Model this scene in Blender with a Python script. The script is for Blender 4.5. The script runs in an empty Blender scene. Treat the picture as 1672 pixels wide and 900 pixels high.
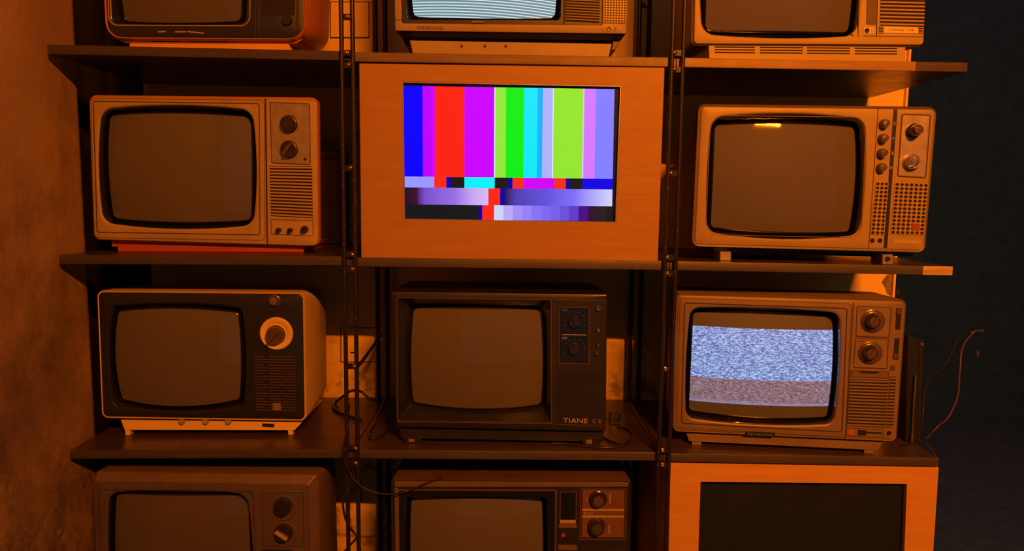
import bpy, bmesh, math, random
from mathutils import Matrix, Vector

random.seed(7)
scene = bpy.context.scene
COL = scene.collection

# ------------------------------------------------------------------ camera, world, lamp, exposure
F_PX, W_PX, H_PX = 1210.0, 1672, 900
CAM = Vector((-0.005988, -1.532311, 0.134414))
RIGHT = Vector((0.99992937, -0.00488265, 0.01083545))
DOWN = Vector((0.01024026, -0.10876357, -0.99401495))
FWD = Vector((0.00603193, 0.99405565, -0.10870589))

cd = bpy.data.cameras.new('camera')
cd.sensor_fit = 'HORIZONTAL'
cd.sensor_width = 36.0
cd.lens = F_PX / W_PX * 36.0
cd.clip_start = 0.02
cam = bpy.data.objects.new('camera', cd)
COL.objects.link(cam)
cam.matrix_world = Matrix(((RIGHT.x, -DOWN.x, -FWD.x, CAM.x), (RIGHT.y, -DOWN.y, -FWD.y, CAM.y),
                           (RIGHT.z, -DOWN.z, -FWD.z, CAM.z), (0, 0, 0, 1)))
scene.camera = cam

world = bpy.data.worlds.new('dim_hall')
scene.world = world
world.use_nodes = True
bg = world.node_tree.nodes['Background']
bg.inputs[0].default_value = (0.92, 1.0, 1.02, 1)
bg.inputs[1].default_value = 0.05

ld = bpy.data.lights.new('orange_tube_lamp', 'AREA')
ld.shape = 'RECTANGLE'
ld.size = 0.75
ld.size_y = 0.035
ld.spread = math.radians(125)
ld.energy = 88
ld.color = (1.0, 0.215, 0.003)
lamp = bpy.data.objects.new('orange_tube_lamp', ld)
COL.objects.link(lamp)
lamp.location = (1.0, -3.3, 1.80)
lamp.rotation_euler = (Vector((1.3, 0.0, 0.3)) - lamp.location).to_track_quat('-Z', 'Y').to_euler()

scene.view_settings.view_transform = 'Standard'
scene.view_settings.look = 'None'
scene.view_settings.gamma = 1.0
scene.view_settings.use_curve_mapping = False
scene.view_settings.exposure = 0.0

# ------------------------------------------------------------------ node helpers and materials
def s2l(c):
    return tuple((v / 255 / 12.92) if v / 255 <= 0.04045 else ((v / 255 + 0.055) / 1.055) ** 2.4 for v in c)

class NT:
    def __init__(self, name):
        self.m = bpy.data.materials.new(name)
        self.m.use_nodes = True
        self.t = self.m.node_tree
        self.b = self.t.nodes['Principled BSDF']
        self.out = self.t.nodes['Material Output']
    def node(self, kind, **kw):
        n = self.t.nodes.new(kind)
        for k, v in kw.items():
            setattr(n, k, v)
        return n
    def link(self, a, b):
        self.t.links.new(a, b)
    def inp(self, sock, v):
        if hasattr(v, 'is_output'):
            self.link(v, sock)
        else:
            sock.default_value = v
    def math(self, op, a, b=0.0, clamp=False):
        n = self.node('ShaderNodeMath', operation=op, use_clamp=clamp)
        self.inp(n.inputs[0], a)
        self.inp(n.inputs[1], b)
        return n.outputs[0]
    def coords(self, scale=(1, 1, 1)):
        tc = self.node('ShaderNodeTexCoord')
        mp = self.node('ShaderNodeMapping')
        mp.inputs['Scale'].default_value = scale
        self.link(tc.outputs['Object'], mp.inputs[0])
        return mp.outputs[0]
    def noise(self, vec, scale, detail=4.0, rough=0.55, dist=0.0):
        n = self.node('ShaderNodeTexNoise')
        self.link(vec, n.inputs['Vector'])
        n.inputs['Scale'].default_value = scale
        n.inputs['Detail'].default_value = detail
        n.inputs['Roughness'].default_value = rough
        n.inputs['Distortion'].default_value = dist
        return n.outputs['Fac']
    def ramp(self, fac, stops):
        n = self.node('ShaderNodeValToRGB')
        e = n.color_ramp.elements
        while len(e) < len(stops):
            e.new(0.5)
        for el, (p, c) in zip(e, stops):
            el.position = p
            el.color = (*c, 1) if len(c) == 3 else c
        self.inp(n.inputs[0], fac)
        return n.outputs[0]
    def mix(self, fac, a, b):
        n = self.node('ShaderNodeMix', data_type='RGBA')
        self.inp(n.inputs[0], fac)
        self.inp(n.inputs[6], a if hasattr(a, 'is_output') else (*a[:3], 1))
        self.inp(n.inputs[7], b if hasattr(b, 'is_output') else (*b[:3], 1))
        return n.outputs[2]
    def bump(self, h, strength=0.2, dist=0.01):
        n = self.node('ShaderNodeBump')
        n.inputs['Strength'].default_value = strength
        n.inputs['Distance'].default_value = dist
        self.link(h, n.inputs['Height'])
        self.link(n.outputs[0], self.b.inputs['Normal'])

def plain(name, col, rough=0.5, metal=0.0, coat=0.0, grime=0.25, scale=14.0, bump=0.0, spec=0.5, coat_rough=0.08):
    t = NT(name)
    v = t.coords()
    n = t.noise(v, scale, 6, 0.6)
    f = t.ramp(n, [(0.35, (0, 0, 0)), (0.7, (1, 1, 1))])
    dark = tuple(c * (1 - grime) for c in col)
    t.link(t.mix(f, dark, col), t.b.inputs['Base Color'])
    n2 = t.noise(v, scale * 9, 3)
    t.link(t.math('ADD', t.math('MULTIPLY', n2, 0.15), rough - 0.07), t.b.inputs['Roughness'])
    t.b.inputs['Metallic'].default_value = metal
    t.b.inputs['Coat Weight'].default_value = coat
    t.b.inputs['Coat Roughness'].default_value = coat_rough
    t.b.inputs['Specular IOR Level'].default_value = spec
    if bump:
        t.bump(t.noise(v, 260, 3), bump, 0.001)
    return t.m

M = {}
M['cream'] = plain('aged_cream_plastic', (0.42, 0.32, 0.13), 0.42, grime=0.14, bump=0.05)
M['cream_bright'] = plain('yellowed_cream_plastic', (0.50, 0.38, 0.11), 0.45, grime=0.10)
M['cream_base'] = plain('bright_cream_plastic', (0.95, 0.72, 0.2), 0.45, grime=0.08)
M['tan3'] = plain('greyish_tan_plastic', (0.25, 0.19, 0.13), 0.42, grime=0.2, bump=0.05)
M['tan4'] = plain('dull_grey_brown_plastic', (0.125, 0.095, 0.085), 0.42, grime=0.25, bump=0.05)
M['cream_shell'] = plain('warm_cream_plastic', (0.72, 0.54, 0.24), 0.42, grime=0.14, bump=0.05)
M['tan'] = plain('tan_plastic', (0.50, 0.38, 0.18), 0.42, grime=0.2, bump=0.05)
M['tan_dark'] = plain('dusty_brown_plastic', (0.18, 0.13, 0.10), 0.45, grime=0.25, bump=0.06)
M['brown'] = plain('brown_plastic', (0.14, 0.085, 0.06), 0.4, grime=0.3)
M['dark_brown'] = plain('dark_brown_plastic', (0.024, 0.023, 0.025), 0.4, grime=0.3, coat=0.15)
M['black'] = plain('black_plastic', (0.022, 0.025, 0.030), 0.35, grime=0.3, coat=0.2)
M['black_matte'] = plain('matte_black', (0.022, 0.025, 0.030), 0.7, grime=0.3)
M['gasket'] = plain('glossy_black_surround', (0.012, 0.014, 0.018), 0.2, grime=0.3, coat=1.0, coat_rough=0.04)
M['seam'] = plain('dark_seam', (0.05, 0.03, 0.02), 0.7)
M['slot'] = plain('slot_shadow_black', (0.02, 0.015, 0.012), 0.8)
M['red_shell'] = plain('orange_red_plastic', (0.62, 0.22, 0.07), 0.4, grime=0.15)
M['orange_base'] = plain('orange_plastic', (0.85, 0.50, 0.08), 0.45, grime=0.1)
M['red_base'] = plain('red_plastic', (0.50, 0.10, 0.04), 0.45, grime=0.15)
M['red_plate'] = plain('reddish_brown_plate', (0.20, 0.10, 0.06), 0.35, grime=0.2, coat=0.3)
M['silver'] = plain('brushed_silver_plate', (0.52, 0.46, 0.35), 0.38, metal=0.55, grime=0.3, scale=40)
M['chrome'] = plain('worn_chrome', (0.7, 0.62, 0.5), 0.25, metal=0.9, grime=0.2)
M['brass'] = plain('brassy_metal', (0.55, 0.40, 0.22), 0.22, metal=0.9, grime=0.3)
M['knob'] = plain('glossy_black_knob', (0.03, 0.022, 0.018), 0.22, grime=0.2, coat=0.8)
M['knob_brown'] = plain('brown_knob', (0.13, 0.08, 0.05), 0.3, grime=0.2, coat=0.5)
M['tick'] = plain('pale_printed_mark', (0.55, 0.45, 0.34), 0.6)
M['tick_dim'] = plain('faded_printed_mark', (0.22, 0.20, 0.17), 0.6)
M['red_dot'] = plain('red_sticker', (0.36, 0.07, 0.03), 0.5)
M['label'] = plain('paper_label', (0.85, 0.72, 0.35), 0.6, grime=0.15)
M['cable'] = plain('black_cable', (0.022, 0.02, 0.018), 0.4, grime=0.2, coat=0.3)
M['case'] = plain('dark_case_and_shade', (0.028, 0.018, 0.02), 0.7, grime=0.3)  # dark case colour, also painted on the added shade recess
M['rod'] = None

def mat_phosphor(name, col):
    t = NT(name)
    v = t.coords()
    n = t.noise(v, 7, 4)
    c = t.mix(n, tuple(x * 0.85 for x in col), tuple(x * 1.12 for x in col))
    n3 = t.noise(v, 420, 2)
    c2 = t.mix(t.math('MULTIPLY', n3, 0.25), c, tuple(x * 0.6 for x in col))
    t.link(c2, t.b.inputs['Base Color'])
    t.b.inputs['Roughness'].default_value = 0.6
    t.b.inputs['Specular IOR Level'].default_value = 0.2
    t.b.inputs['Coat Weight'].default_value = 1.0
    t.b.inputs['Coat Roughness'].default_value = 0.035
    return t.m
M['glass'] = mat_phosphor('grey_picture_tube', (0.135, 0.125, 0.105))
M['glass_dim'] = mat_phosphor('dark_grey_picture_tube', (0.115, 0.10, 0.085))

def mat_rod():
    t = NT('chipped_black_steel')
    v = t.coords((1, 1, 0.35))
    n = t.noise(v, 260, 5, 0.7)
    f = t.ramp(n, [(0.60, (0, 0, 0)), (0.66, (1, 1, 1))])
    t.link(t.mix(f, (0.03, 0.024, 0.02), (0.22, 0.16, 0.10)), t.b.inputs['Base Color'])
    t.b.inputs['Metallic'].default_value = 0.3
    t.b.inputs['Roughness'].default_value = 0.33
    t.bump(n, 0.4, 0.0006)
    return t.m
M['rod'] = mat_rod()

def mat_laminate(name, col, grain, gloss=0.28):
    t = NT(name)
    v = t.coords((1.2, 8, 14))
    n = t.noise(v, 5.5, 8, 0.65, 0.6)
    c = t.ramp(n, [(0.3, tuple(x * (1 - grain) for x in col)), (0.62, col), (0.8, tuple(min(1, x * 1.2) for x in col))])
    v2 = t.coords()
    sc = t.noise(v2, 55, 8, 0.75)
    f = t.ramp(sc, [(0.66, (0, 0, 0)), (0.74, (1, 1, 1))])
    c = t.mix(t.math('MULTIPLY', f, 0.35), c, tuple(min(1, x * 2.0 + 0.03) for x in col))
    t.link(c, t.b.inputs['Base Color'])
    r = t.math('ADD', t.math('MULTIPLY', t.noise(v2, 20, 5), 0.25), gloss - 0.1)
    t.link(r, t.b.inputs['Roughness'])
    t.bump(n, 0.06, 0.002)
    return t.m
M['board'] = mat_laminate('brown_shelf_laminate', (0.075, 0.048, 0.045), 0.3)
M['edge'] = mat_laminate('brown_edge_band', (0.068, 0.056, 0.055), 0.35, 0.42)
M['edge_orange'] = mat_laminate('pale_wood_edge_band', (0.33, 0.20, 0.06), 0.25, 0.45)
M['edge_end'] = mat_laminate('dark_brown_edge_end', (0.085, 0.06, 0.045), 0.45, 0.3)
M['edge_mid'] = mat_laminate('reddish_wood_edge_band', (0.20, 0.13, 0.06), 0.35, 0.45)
M['ply'] = mat_laminate('birch_plywood', (0.46, 0.26, 0.06), 0.14, 0.5)
M['ply_pale'] = mat_laminate('pale_birch_plywood', (0.68, 0.38, 0.08), 0.14, 0.5)
M['worn'] = mat_laminate('worn_bare_wood', (0.60, 0.46, 0.20), 0.6, 0.5)

def mat_plaster(name, c0, c1, c2, patch=False, grime_z=None):
    t = NT(name)
    v = t.coords()
    n = t.noise(v, 2.2, 10, 0.62, 0.3)
    c = t.ramp(n, [(0.30, c0), (0.52, c1), (0.72, c2)])
    fine = t.noise(v, 38, 8, 0.7)
    c = t.mix(t.math('MULTIPLY', fine, 0.35), c, c0)
    flecks = t.ramp(t.noise(v, 17, 9, 0.75, 1.2), [(0.64, (0, 0, 0)), (0.69, (1, 1, 1))])
    c = t.mix(t.math('MULTIPLY', flecks, 0.5), c, c2)
    h = t.math('ADD', t.math('MULTIPLY', n, 0.6), t.math('MULTIPLY', fine, 0.4))
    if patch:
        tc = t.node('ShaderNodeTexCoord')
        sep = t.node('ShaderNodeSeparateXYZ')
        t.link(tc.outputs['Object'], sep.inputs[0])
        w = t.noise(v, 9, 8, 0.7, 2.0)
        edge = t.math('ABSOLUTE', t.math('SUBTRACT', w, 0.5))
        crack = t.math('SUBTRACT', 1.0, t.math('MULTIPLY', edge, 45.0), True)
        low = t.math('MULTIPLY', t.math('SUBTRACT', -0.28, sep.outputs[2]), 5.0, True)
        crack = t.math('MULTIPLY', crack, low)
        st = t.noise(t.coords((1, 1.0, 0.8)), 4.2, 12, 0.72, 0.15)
        light_falloff = t.ramp(t.math('ADD', st, t.math('MULTIPLY', sep.outputs[2], -0.24)), [(0.44, (0, 0, 0)), (0.70, (1, 1, 1))])
        c = t.mix(t.math('MULTIPLY', light_falloff, 0.8), c, (0.10, 0.065, 0.045))  # light falloff down the wall, painted into the colour with noisy edges
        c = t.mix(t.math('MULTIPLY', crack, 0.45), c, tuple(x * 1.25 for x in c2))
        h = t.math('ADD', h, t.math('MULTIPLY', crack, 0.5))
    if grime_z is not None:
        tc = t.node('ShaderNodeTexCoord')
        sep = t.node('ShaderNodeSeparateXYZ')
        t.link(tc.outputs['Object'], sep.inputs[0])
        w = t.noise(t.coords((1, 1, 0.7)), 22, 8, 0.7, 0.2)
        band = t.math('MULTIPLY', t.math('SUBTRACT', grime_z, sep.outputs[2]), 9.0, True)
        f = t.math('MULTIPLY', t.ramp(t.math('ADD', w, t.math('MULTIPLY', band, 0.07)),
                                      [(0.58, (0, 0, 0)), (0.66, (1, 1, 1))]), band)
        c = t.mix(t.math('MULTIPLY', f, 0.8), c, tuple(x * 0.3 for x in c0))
    t.link(c, t.b.inputs['Base Color'])
    t.b.inputs['Roughness'].default_value = 0.8
    t.bump(h, 0.5, 0.006)
    return t.m
M['wall_l'] = mat_plaster('plaster_painted_falloff', (0.40, 0.25, 0.10), (0.62, 0.40, 0.15), (0.78, 0.54, 0.22), patch=True)
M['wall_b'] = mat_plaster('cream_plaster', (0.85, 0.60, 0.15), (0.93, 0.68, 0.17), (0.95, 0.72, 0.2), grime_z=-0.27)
M['far'] = plain('dark_blue_far_wall', (0.030, 0.085, 0.26), 0.9, spec=0.0)
M['floor'] = plain('dark_concrete', (0.06, 0.12, 0.28), 0.9, spec=0.0)
#M['far_brown'] = plain('dim_brown_timber', (0.036, 0.088, 0.28), 0.9, spec=0.0)

# ------------------------------------------------------------------ geometry helpers
def ray(px, py):
    return RIGHT * ((px - W_PX / 2) / F_PX) + DOWN * ((py - H_PX / 2) / F_PX) + FWD

def at(px, py, y):
    w = ray(px, py)
    return CAM + w * ((y - CAM.y) / w.y)

class MB:
    """collects shapes into one mesh object"""
    def __init__(self):
        self.v, self.f, self.m = [], [], []
    def add(self, verts, faces, mi=0):
        o = len(self.v)
        self.v += [tuple(p) for p in verts]
        self.f += [tuple(i + o for i in fc) for fc in faces]
        self.m += [mi] * len(faces)
    def loft(self, loops, cap0=False, cap1=False, mi=0, closed=True):
        n = len(loops[0])
        verts = [p for l in loops for p in l]
        faces = []
        for k in range(len(loops) - 1):
            for i in range(n if closed else n - 1):
                j = (i + 1) % n
                faces.append((k * n + i, k * n + j, (k + 1) * n + j, (k + 1) * n + i))
        if cap0:
            faces.append(tuple(range(n)))
        if cap1:
            faces.append(tuple((len(loops) - 1) * n + i for i in reversed(range(n))))
        self.add(verts, faces, mi)
    def slab(self, q, y0, y1, bev=0.0, mi=0, r=0.0):
        """quad q=[TL,TR,BR,BL] of (x,z), back at y0, front at y1 (y1<y0)"""
        if r > 0:
            self.loft([rl(q, y0, r), rl(q, y1 + bev, r), rl(shrink(q, bev), y1, max(r - bev, 1e-4))], True, True, mi)
        else:
            lp = lambda qq, y: [(p[0], y, p[1]) for p in qq]
            loops = [lp(q, y0), lp(q, y1 + bev)]
            if bev:
                loops.append(lp(shrink(q, bev), y1))
            self.loft(loops, True, True, mi)
    def box(self, a, b, mi=0):
        x0, y0, z0 = a
        x1, y1, z1 = b
        self.add([(x0, y0, z0), (x1, y0, z0), (x1, y1, z0), (x0, y1, z0), (x0, y0, z1), (x1, y0, z1), (x1, y1, z1), (x0, y1, z1)],
                 [(0, 3, 2, 1), (4, 5, 6, 7), (0, 1, 5, 4), (1, 2, 6, 5), (2, 3, 7, 6), (3, 0, 4, 7)], mi)
    def lathe(self, cx, cz, y0, prof, n=28, mi=0):
        """profile [(radius, distance towards viewer)] about the local y axis"""
        loops = [[(cx + r * math.cos(2 * math.pi * i / n), y0 - d, cz + r * math.sin(2 * math.pi * i / n)) for i in range(n)] for r, d in prof]
        self.loft(loops, True, True, mi)
    def tube(self, pts, r, n=8, mi=0):
        pts = [Vector(p) for p in pts]
        up = Vector((0.13, 0.31, 0.94)).normalized()
        loops = []
        for i, p in enumerate(pts):
            t = (pts[min(i + 1, len(pts) - 1)] - pts[max(i - 1, 0)]).normalized()
            a = t.cross(up)
            if a.length < 0.05:
                a = t.cross(Vector((1, 0, 0)))
            a.normalize()
            b = t.cross(a)
            loops.append([p + a * (r * math.cos(2 * math.pi * k / n)) + b * (r * math.sin(2 * math.pi * k / n)) for k in range(n)])
        self.loft(loops, True, True, mi)
    def build(self, name, mats, parent=None, angle=32.0):
        me = bpy.data.meshes.new(name)
        me.from_pydata(self.v, [], self.f)
        me.update()
        if not isinstance(mats, (list, tuple)):
            mats = [mats]
        for m in mats:
            me.materials.append(m)
        me.polygons.foreach_set('material_index', self.m)
        bm = bmesh.new()
        bm.from_mesh(me)
        bmesh.ops.recalc_face_normals(bm, faces=bm.faces)
        ca = math.radians(angle)
        for f in bm.faces:
            f.smooth = True
        for e in bm.edges:
            if len(e.link_faces) == 2:
                e.smooth = e.calc_face_angle(0) < ca
            else:
                e.smooth = False
        bm.to_mesh(me)
        bm.free()
        o = bpy.data.objects.new(name, me)
        COL.objects.link(o)
        if parent is not None:
            o.parent = parent
        return o

def rl(q, y, r, bulge=(0, 0, 0, 0), n=6, m=8):
    """rounded loop through quad [TL,TR,BR,BL]; bulge = outward bow of top,right,bottom,left edges"""
    cx = sum(p[0] for p in q) / 4
    cz = sum(p[1] for p in q) / 4
    out = []
    C = [Vector(p) for p in q]
    for i in range(4):
        c, pv, nx = C[i], C[i - 1], C[(i + 1) % 4]
        u = (pv - c).normalized()
        v = (nx - c).normalized()
        for k in range(n + 1):
            t = math.pi / 2 * k / n
            p = c + u * r * (1 - math.sin(t)) + v * r * (1 - math.cos(t))
            out.append(p)
        e0 = c + v * r
        e1 = nx - v * r
        nrm = Vector((-v.y, v.x))
        if nrm.dot((c + nx) / 2 - Vector((cx, cz))) < 0:
            nrm = -nrm
        for k in range(1, m):
            s = k / m
            out.append(e0.lerp(e1, s) + nrm * bulge[i] * math.sin(math.pi * s) ** 0.8)
    return [(p[0], y, p[1]) for p in out]

def shrink(q, d):
    out = []
    for i in range(4):
        c = Vector(q[i])
        u = (Vector(q[i - 1]) - c).normalized()
        v = (Vector(q[(i + 1) % 4]) - c).normalized()
        out.append(tuple(c + (u + v) * d))
    return out

def sides(q, l=0, r=0, t=0, b=0):
    return [(q[0][0] + l, q[0][1] - t), (q[1][0] - r, q[1][1] - t), (q[2][0] - r, q[2][1] + b), (q[3][0] + l, q[3][1] + b)]

def lerpq(q, u0, v0, u1, v1):
    """sub-quad; u left to right, v top to bottom"""
    def P(u, v):
        return tuple((q[0][k] * (1 - u) * (1 - v) + q[1][k] * u * (1 - v) + q[2][k] * u * v + q[3][k] * (1 - u) * v) for k in (0, 1))
    return [P(u0, v0), P(u1, v0), P(u1, v1), P(u0, v1)]

def spline(pts, k=8):
    pts = [Vector(p) for p in pts]
    P = [pts[0]] + pts + [pts[-1]]
    out = []
    for i in range(1, len(P) - 2):
        for s in range(k):
            t = s / k
            a, b, c, d = P[i - 1], P[i], P[i + 1], P[i + 2]
            out.append(0.5 * ((2 * b) + (c - a) * t + (2 * a - 5 * b + 4 * c - d) * t * t + (3 * b - a - 3 * c + d) * t ** 3))
    out.append(pts[-1])
    return out

def tag(o, label=None, cat=None, group=None, kind=None):
    if label: o['label'] = label
    if cat: o['category'] = cat
    if group: o['group'] = group
    if kind: o['kind'] = kind
    return o

def text_mesh(s):
    cu = bpy.data.curves.new('lettering', 'FONT')
    cu.body = s
    cu.extrude = 0.02
    cu.resolution_u = 3
    cu.space_character = 1.02
    ob = bpy.data.objects.new('lettering', cu)
    COL.objects.link(ob)
    dg = bpy.context.evaluated_depsgraph_get()
    me = bpy.data.meshes.new_from_object(ob.evaluated_get(dg))
    bpy.data.objects.remove(ob)
    bpy.data.curves.remove(cu)
    return me

PLATES = ('control_plate', 'knob_plate', 'dial_window', 'badge', 'nameplate', 'switch_plate', 'dark_strip', 'slider_slot', 'slide_track')
class Frame:
    """a thing's own frame: origin O, x right, y into the depth, z up"""
    def __init__(self, name, O, yaw=0.0, roll=0.0):
        self.O = Vector(O)
        self.R = Matrix.Rotation(yaw, 3, 'Z') @ Matrix.Rotation(roll, 3, 'Y')
        self.e = bpy.data.objects.new(name, None)
        COL.objects.link(self.e)
        self.e.empty_display_size = 0.05
        self.e.location = self.O
        self.e.rotation_euler = self.R.to_euler()
        self.o = self.R.transposed() @ (CAM - self.O)
        self.plates = []
    def host(self, x, y):
        """the small plate a knob or a word sits on, else the thing itself"""
        best = None
        for (x0, y0, x1, y1, o) in self.plates:
            if x0 <= x <= x1 and y0 <= y <= y1 and (best is None or (x1 - x0) * (y1 - y0) < best[0]):
                best = ((x1 - x0) * (y1 - y0), o)
        return best[1] if best else self.e
    def p(self, px, py, off=0.0):
        d = self.R.transposed() @ ray(px, py)
        w = self.o + d * ((off - self.o.y) / d.y)
        return (w.x, w.z)
    def q(self, pts, off=0.0):
        return [self.p(a, b, off) for a, b in pts]
    def px(self, px, py, off=0.0):
        return abs(self.p(px + 1, py, off)[0] - self.p(px, py, off)[0])
    # ---- parts
    def slab(self, name, pts, y0, y1, mat, r=0.0, bev=0.0008, parent=None, off=None):
        mb = MB()
        mb.slab(self.q(pts, y1 if off is None else off), y0, y1, bev, 0, r)
        cx, cy = sum(p[0] for p in pts) / 4, sum(p[1] for p in pts) / 4
        o = mb.build(name, mat, parent or self.host(cx, cy))
        if name in PLATES and o.parent == self.e:
            xs, ys = [p[0] for p in pts], [p[1] for p in pts]
            self.plates.append((min(xs), min(ys), max(xs), max(ys), o))
        return o
    def knob(self, px, py, rpx, depth, mat, skirt=1.0, angle=None, bar_mat=None, y0=0.0, name='knob', cap_mat=None, n=28):
        # the photo position is the knob's face, so step along the view to its depth
        x, z = self.p(px, py, y0 - depth * 0.6)
        r = rpx * self.px(px, py, y0 - depth * 0.6)
        mb = MB()
        mb.lathe(x, z, y0, [(r * skirt, 0.0), (r * skirt, depth * 0.22), (r * 0.92, depth * 0.32), (r * 0.86, depth * 0.85), (r * 0.78, depth), (r * 0.5, depth * 0.97)], n)
        if cap_mat:
            mb.lathe(x, z, y0 - depth * 0.97, [(r * 0.62, 0), (r * 0.6, depth * 0.08), (r * 0.3, depth * 0.1)], n, 1)
        if angle is not None:
            a = math.radians(angle)
            ux, uz = math.cos(a), math.sin(a)
            h = r * 0.17
            L0, L1 = -r * 0.72, r * 0.8
            q = [(x + ux * L0 - uz * h, z + uz * L0 + ux * h), (x + ux * L1 - uz * h, z + uz * L1 + ux * h),
                 (x + ux * L1 + uz * h, z + uz * L1 - ux * h), (x + ux * L0 + uz * h, z + uz * L0 - ux * h)]
            mb.slab(q, y0 - depth * 0.9, y0 - depth * 1.35, 0.0006, 2)
        return mb.build(name, [mat, cap_mat or mat, bar_mat or mat], self.host(px, py))
    def seam(self, pts, wpx=1.6, r=0.004, name='groove', mat=None, y=0.0):
        q = self.q(pts)
        w = wpx * self.px(*pts[0])
        mb = MB()
        mb.loft([rl(q, y + 0.0005, r), rl(q, y - 0.0003, r), rl(shrink(q, w), y - 0.0003, max(r - w, 1e-4)), rl(shrink(q, w), y + 0.0005, max(r - w, 1e-4))])
        return mb.build(name, mat or M['seam'], self.e)
    def line(self, a, b, wpx=1.6, name='groove', mat=None, y=0.0, proud=0.0003):
        A, B = Vector(self.p(*a)), Vector(self.p(*b))
        w = wpx * self.px(*a) / 2
        d = (B - A).normalized()
        n = Vector((-d.y, d.x)) * w
        mb = MB()
        mb.slab([tuple(A + n), tuple(B + n), tuple(B - n), tuple(A - n)], y + 0.0005, y - proud)
        return mb.build(name, mat or M['seam'], self.host((a[0] + b[0]) / 2, (a[1] + b[1]) / 2))
    def slats(self, pts, n, mat, back=None, duty=0.55, y=0.0, name='speaker_grille', proud=0.0014, gaps=None):
        q = self.q(pts)
        mb = MB()
        mb.slab(q, y + 0.0005, y - 0.0004, 0, 1)
        for i in range(n):
            v0 = (i + (1 - duty) / 2) / n
            v1 = (i + (1 + duty) / 2) / n
            segs = gaps[i % len(gaps)] if gaps else [(0, 1)]
            for a, b in segs:
                mb.slab(lerpq(q, a, v0, b, v1), y, y - proud, 0.0002)
        return mb.build(name, [mat, back or M['slot']], self.e)
    def holes(self, pts, nc, nr, mat, frac=0.33, y=0.0, name='speaker_grille', sides_n=10, proud=0.0016):
        q = self.q(pts)
        mb = MB()
        mb.slab(q, y + 0.0005, y - 0.0002, 0, 1)
        for r_ in range(nr):
            for c_ in range(nc):
                cell = lerpq(q, c_ / nc, r_ / nr, (c_ + 1) / nc, (r_ + 1) / nr)
                o8, i8, k8 = [], [], []
                for k in range(8):
                    t = (k / 8 - 0.375) * 2 * math.pi
                    ux, uz = math.cos(t), math.sin(t)
                    s = max(abs(ux), abs(uz))
                    o8.append(bil(cell, 0.5 + 0.5 * ux / s, 0.5 - 0.5 * uz / s))
                    i8.append(bil(cell, 0.5 + frac * ux, 0.5 - frac * uz))
                mb.loft([[(p[0], y - proud, p[1]) for p in o8], [(p[0], y - proud, p[1]) for p in i8], [(p[0], y - 0.0001, p[1]) for p in i8]])
        mb.loft([[(p[0], y, p[1]) for p in q], [(p[0], y - proud, p[1]) for p in q]])
        return mb.build(name, [mat, M['slot']], self.e)
    def text(self, s, pts, mat, y=0.0, name='lettering', depth=0.0006, parent=None):
        q = self.q(pts)
        me = text_mesh(s)
        xs = [v.co.x for v in me.vertices]
        ys = [v.co.y for v in me.vertices]
        x0, x1, y0, y1 = min(xs), max(xs), min(ys), max(ys)
        for v in me.vertices:
            u = (v.co.x - x0) / (x1 - x0)
            w = 1 - (v.co.y - y0) / (y1 - y0)
            X, Z = bil(q, u, w)
            v.co = (X, y - (depth if v.co.z > 0 else 0.0), Z)
        me.materials.clear()
        me.materials.append(mat)
        me.name = name
        o = bpy.data.objects.new(name, me)
        COL.objects.link(o)
        o.parent = parent or self.host(sum(p[0] for p in pts) / 4, sum(p[1] for p in pts) / 4)
        return o

def bil(q, u, v):
    return tuple((q[0][k] * (1 - u) * (1 - v) + q[1][k] * u * (1 - v) + q[2][k] * u * v + q[3][k] * (1 - u) * v) for k in (0, 1))

# ------------------------------------------------------------------ the setting
def struct(name, mb, mat):
    return tag(mb.build(name, mat), kind='structure')

WX = -0.945
YB = 0.415
# wall cut to a rounded end; dark recess added as shade beside the sets
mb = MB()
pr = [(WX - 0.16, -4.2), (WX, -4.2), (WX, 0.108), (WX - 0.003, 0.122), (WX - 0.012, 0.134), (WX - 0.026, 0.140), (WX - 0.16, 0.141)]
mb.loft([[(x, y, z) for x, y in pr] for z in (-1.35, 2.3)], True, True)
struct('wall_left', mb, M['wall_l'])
mb = MB(); mb.box((WX - 0.16, 0.141, -1.35), (WX - 0.09, YB + 0.15, 2.3)); struct('shade_recess', mb, M['case'])
mb = MB(); mb.box((WX - 0.09, YB + 0.001, -1.35), (WX, YB + 0.15, 2.3)); struct('shade_recess_back', mb, M['case'])
mb = MB(); mb.box((WX, YB, -1.35), (1.012, YB + 0.15, 2.3)); struct('wall_back', mb, M['wall_b'])
mb = MB(); mb.box((WX - 0.12, -4.2, -1.45), (4.2, 3.6, -1.35)); struct('floor', mb, M['floor'])
mb = MB(); mb.box((1.0, 3.4, -1.35), (4.2, 3.55, 2.3)); struct('wall_far', mb, M['far'])
mb = MB(); mb.box((4.0, -4.2, -1.35), (4.15, 3.4, 2.3)); struct('wall_right', mb, M['far'])
# narrow board that closes the end of the back wall, with a drilled hole
mb = MB()
a, b = at(1462.5, 460, YB - 0.012), at(1476, 460, YB - 0.012)
mb.box((a.x, YB - 0.012, -1.35), (1.012, YB - 0.0005, 2.3), 0)
hx, hz = at(1467, 477, YB - 0.013)[0], at(1467, 477, YB - 0.013)[2]
mb.loft([[(hx + 0.0055 * math.cos(k * math.pi / 10), YB - 0.0125, hz + 0.010 * math.sin(k * math.pi / 10)) for k in range(20)],
         [(hx + 0.0045 * math.cos(k * math.pi / 10), YB - 0.0128, hz + 0.009 * math.sin(k * math.pi / 10)) for k in range(20)]], True, True, 1)
struct('trim_1', mb, [M['wall_b'], M['slot']])
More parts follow.
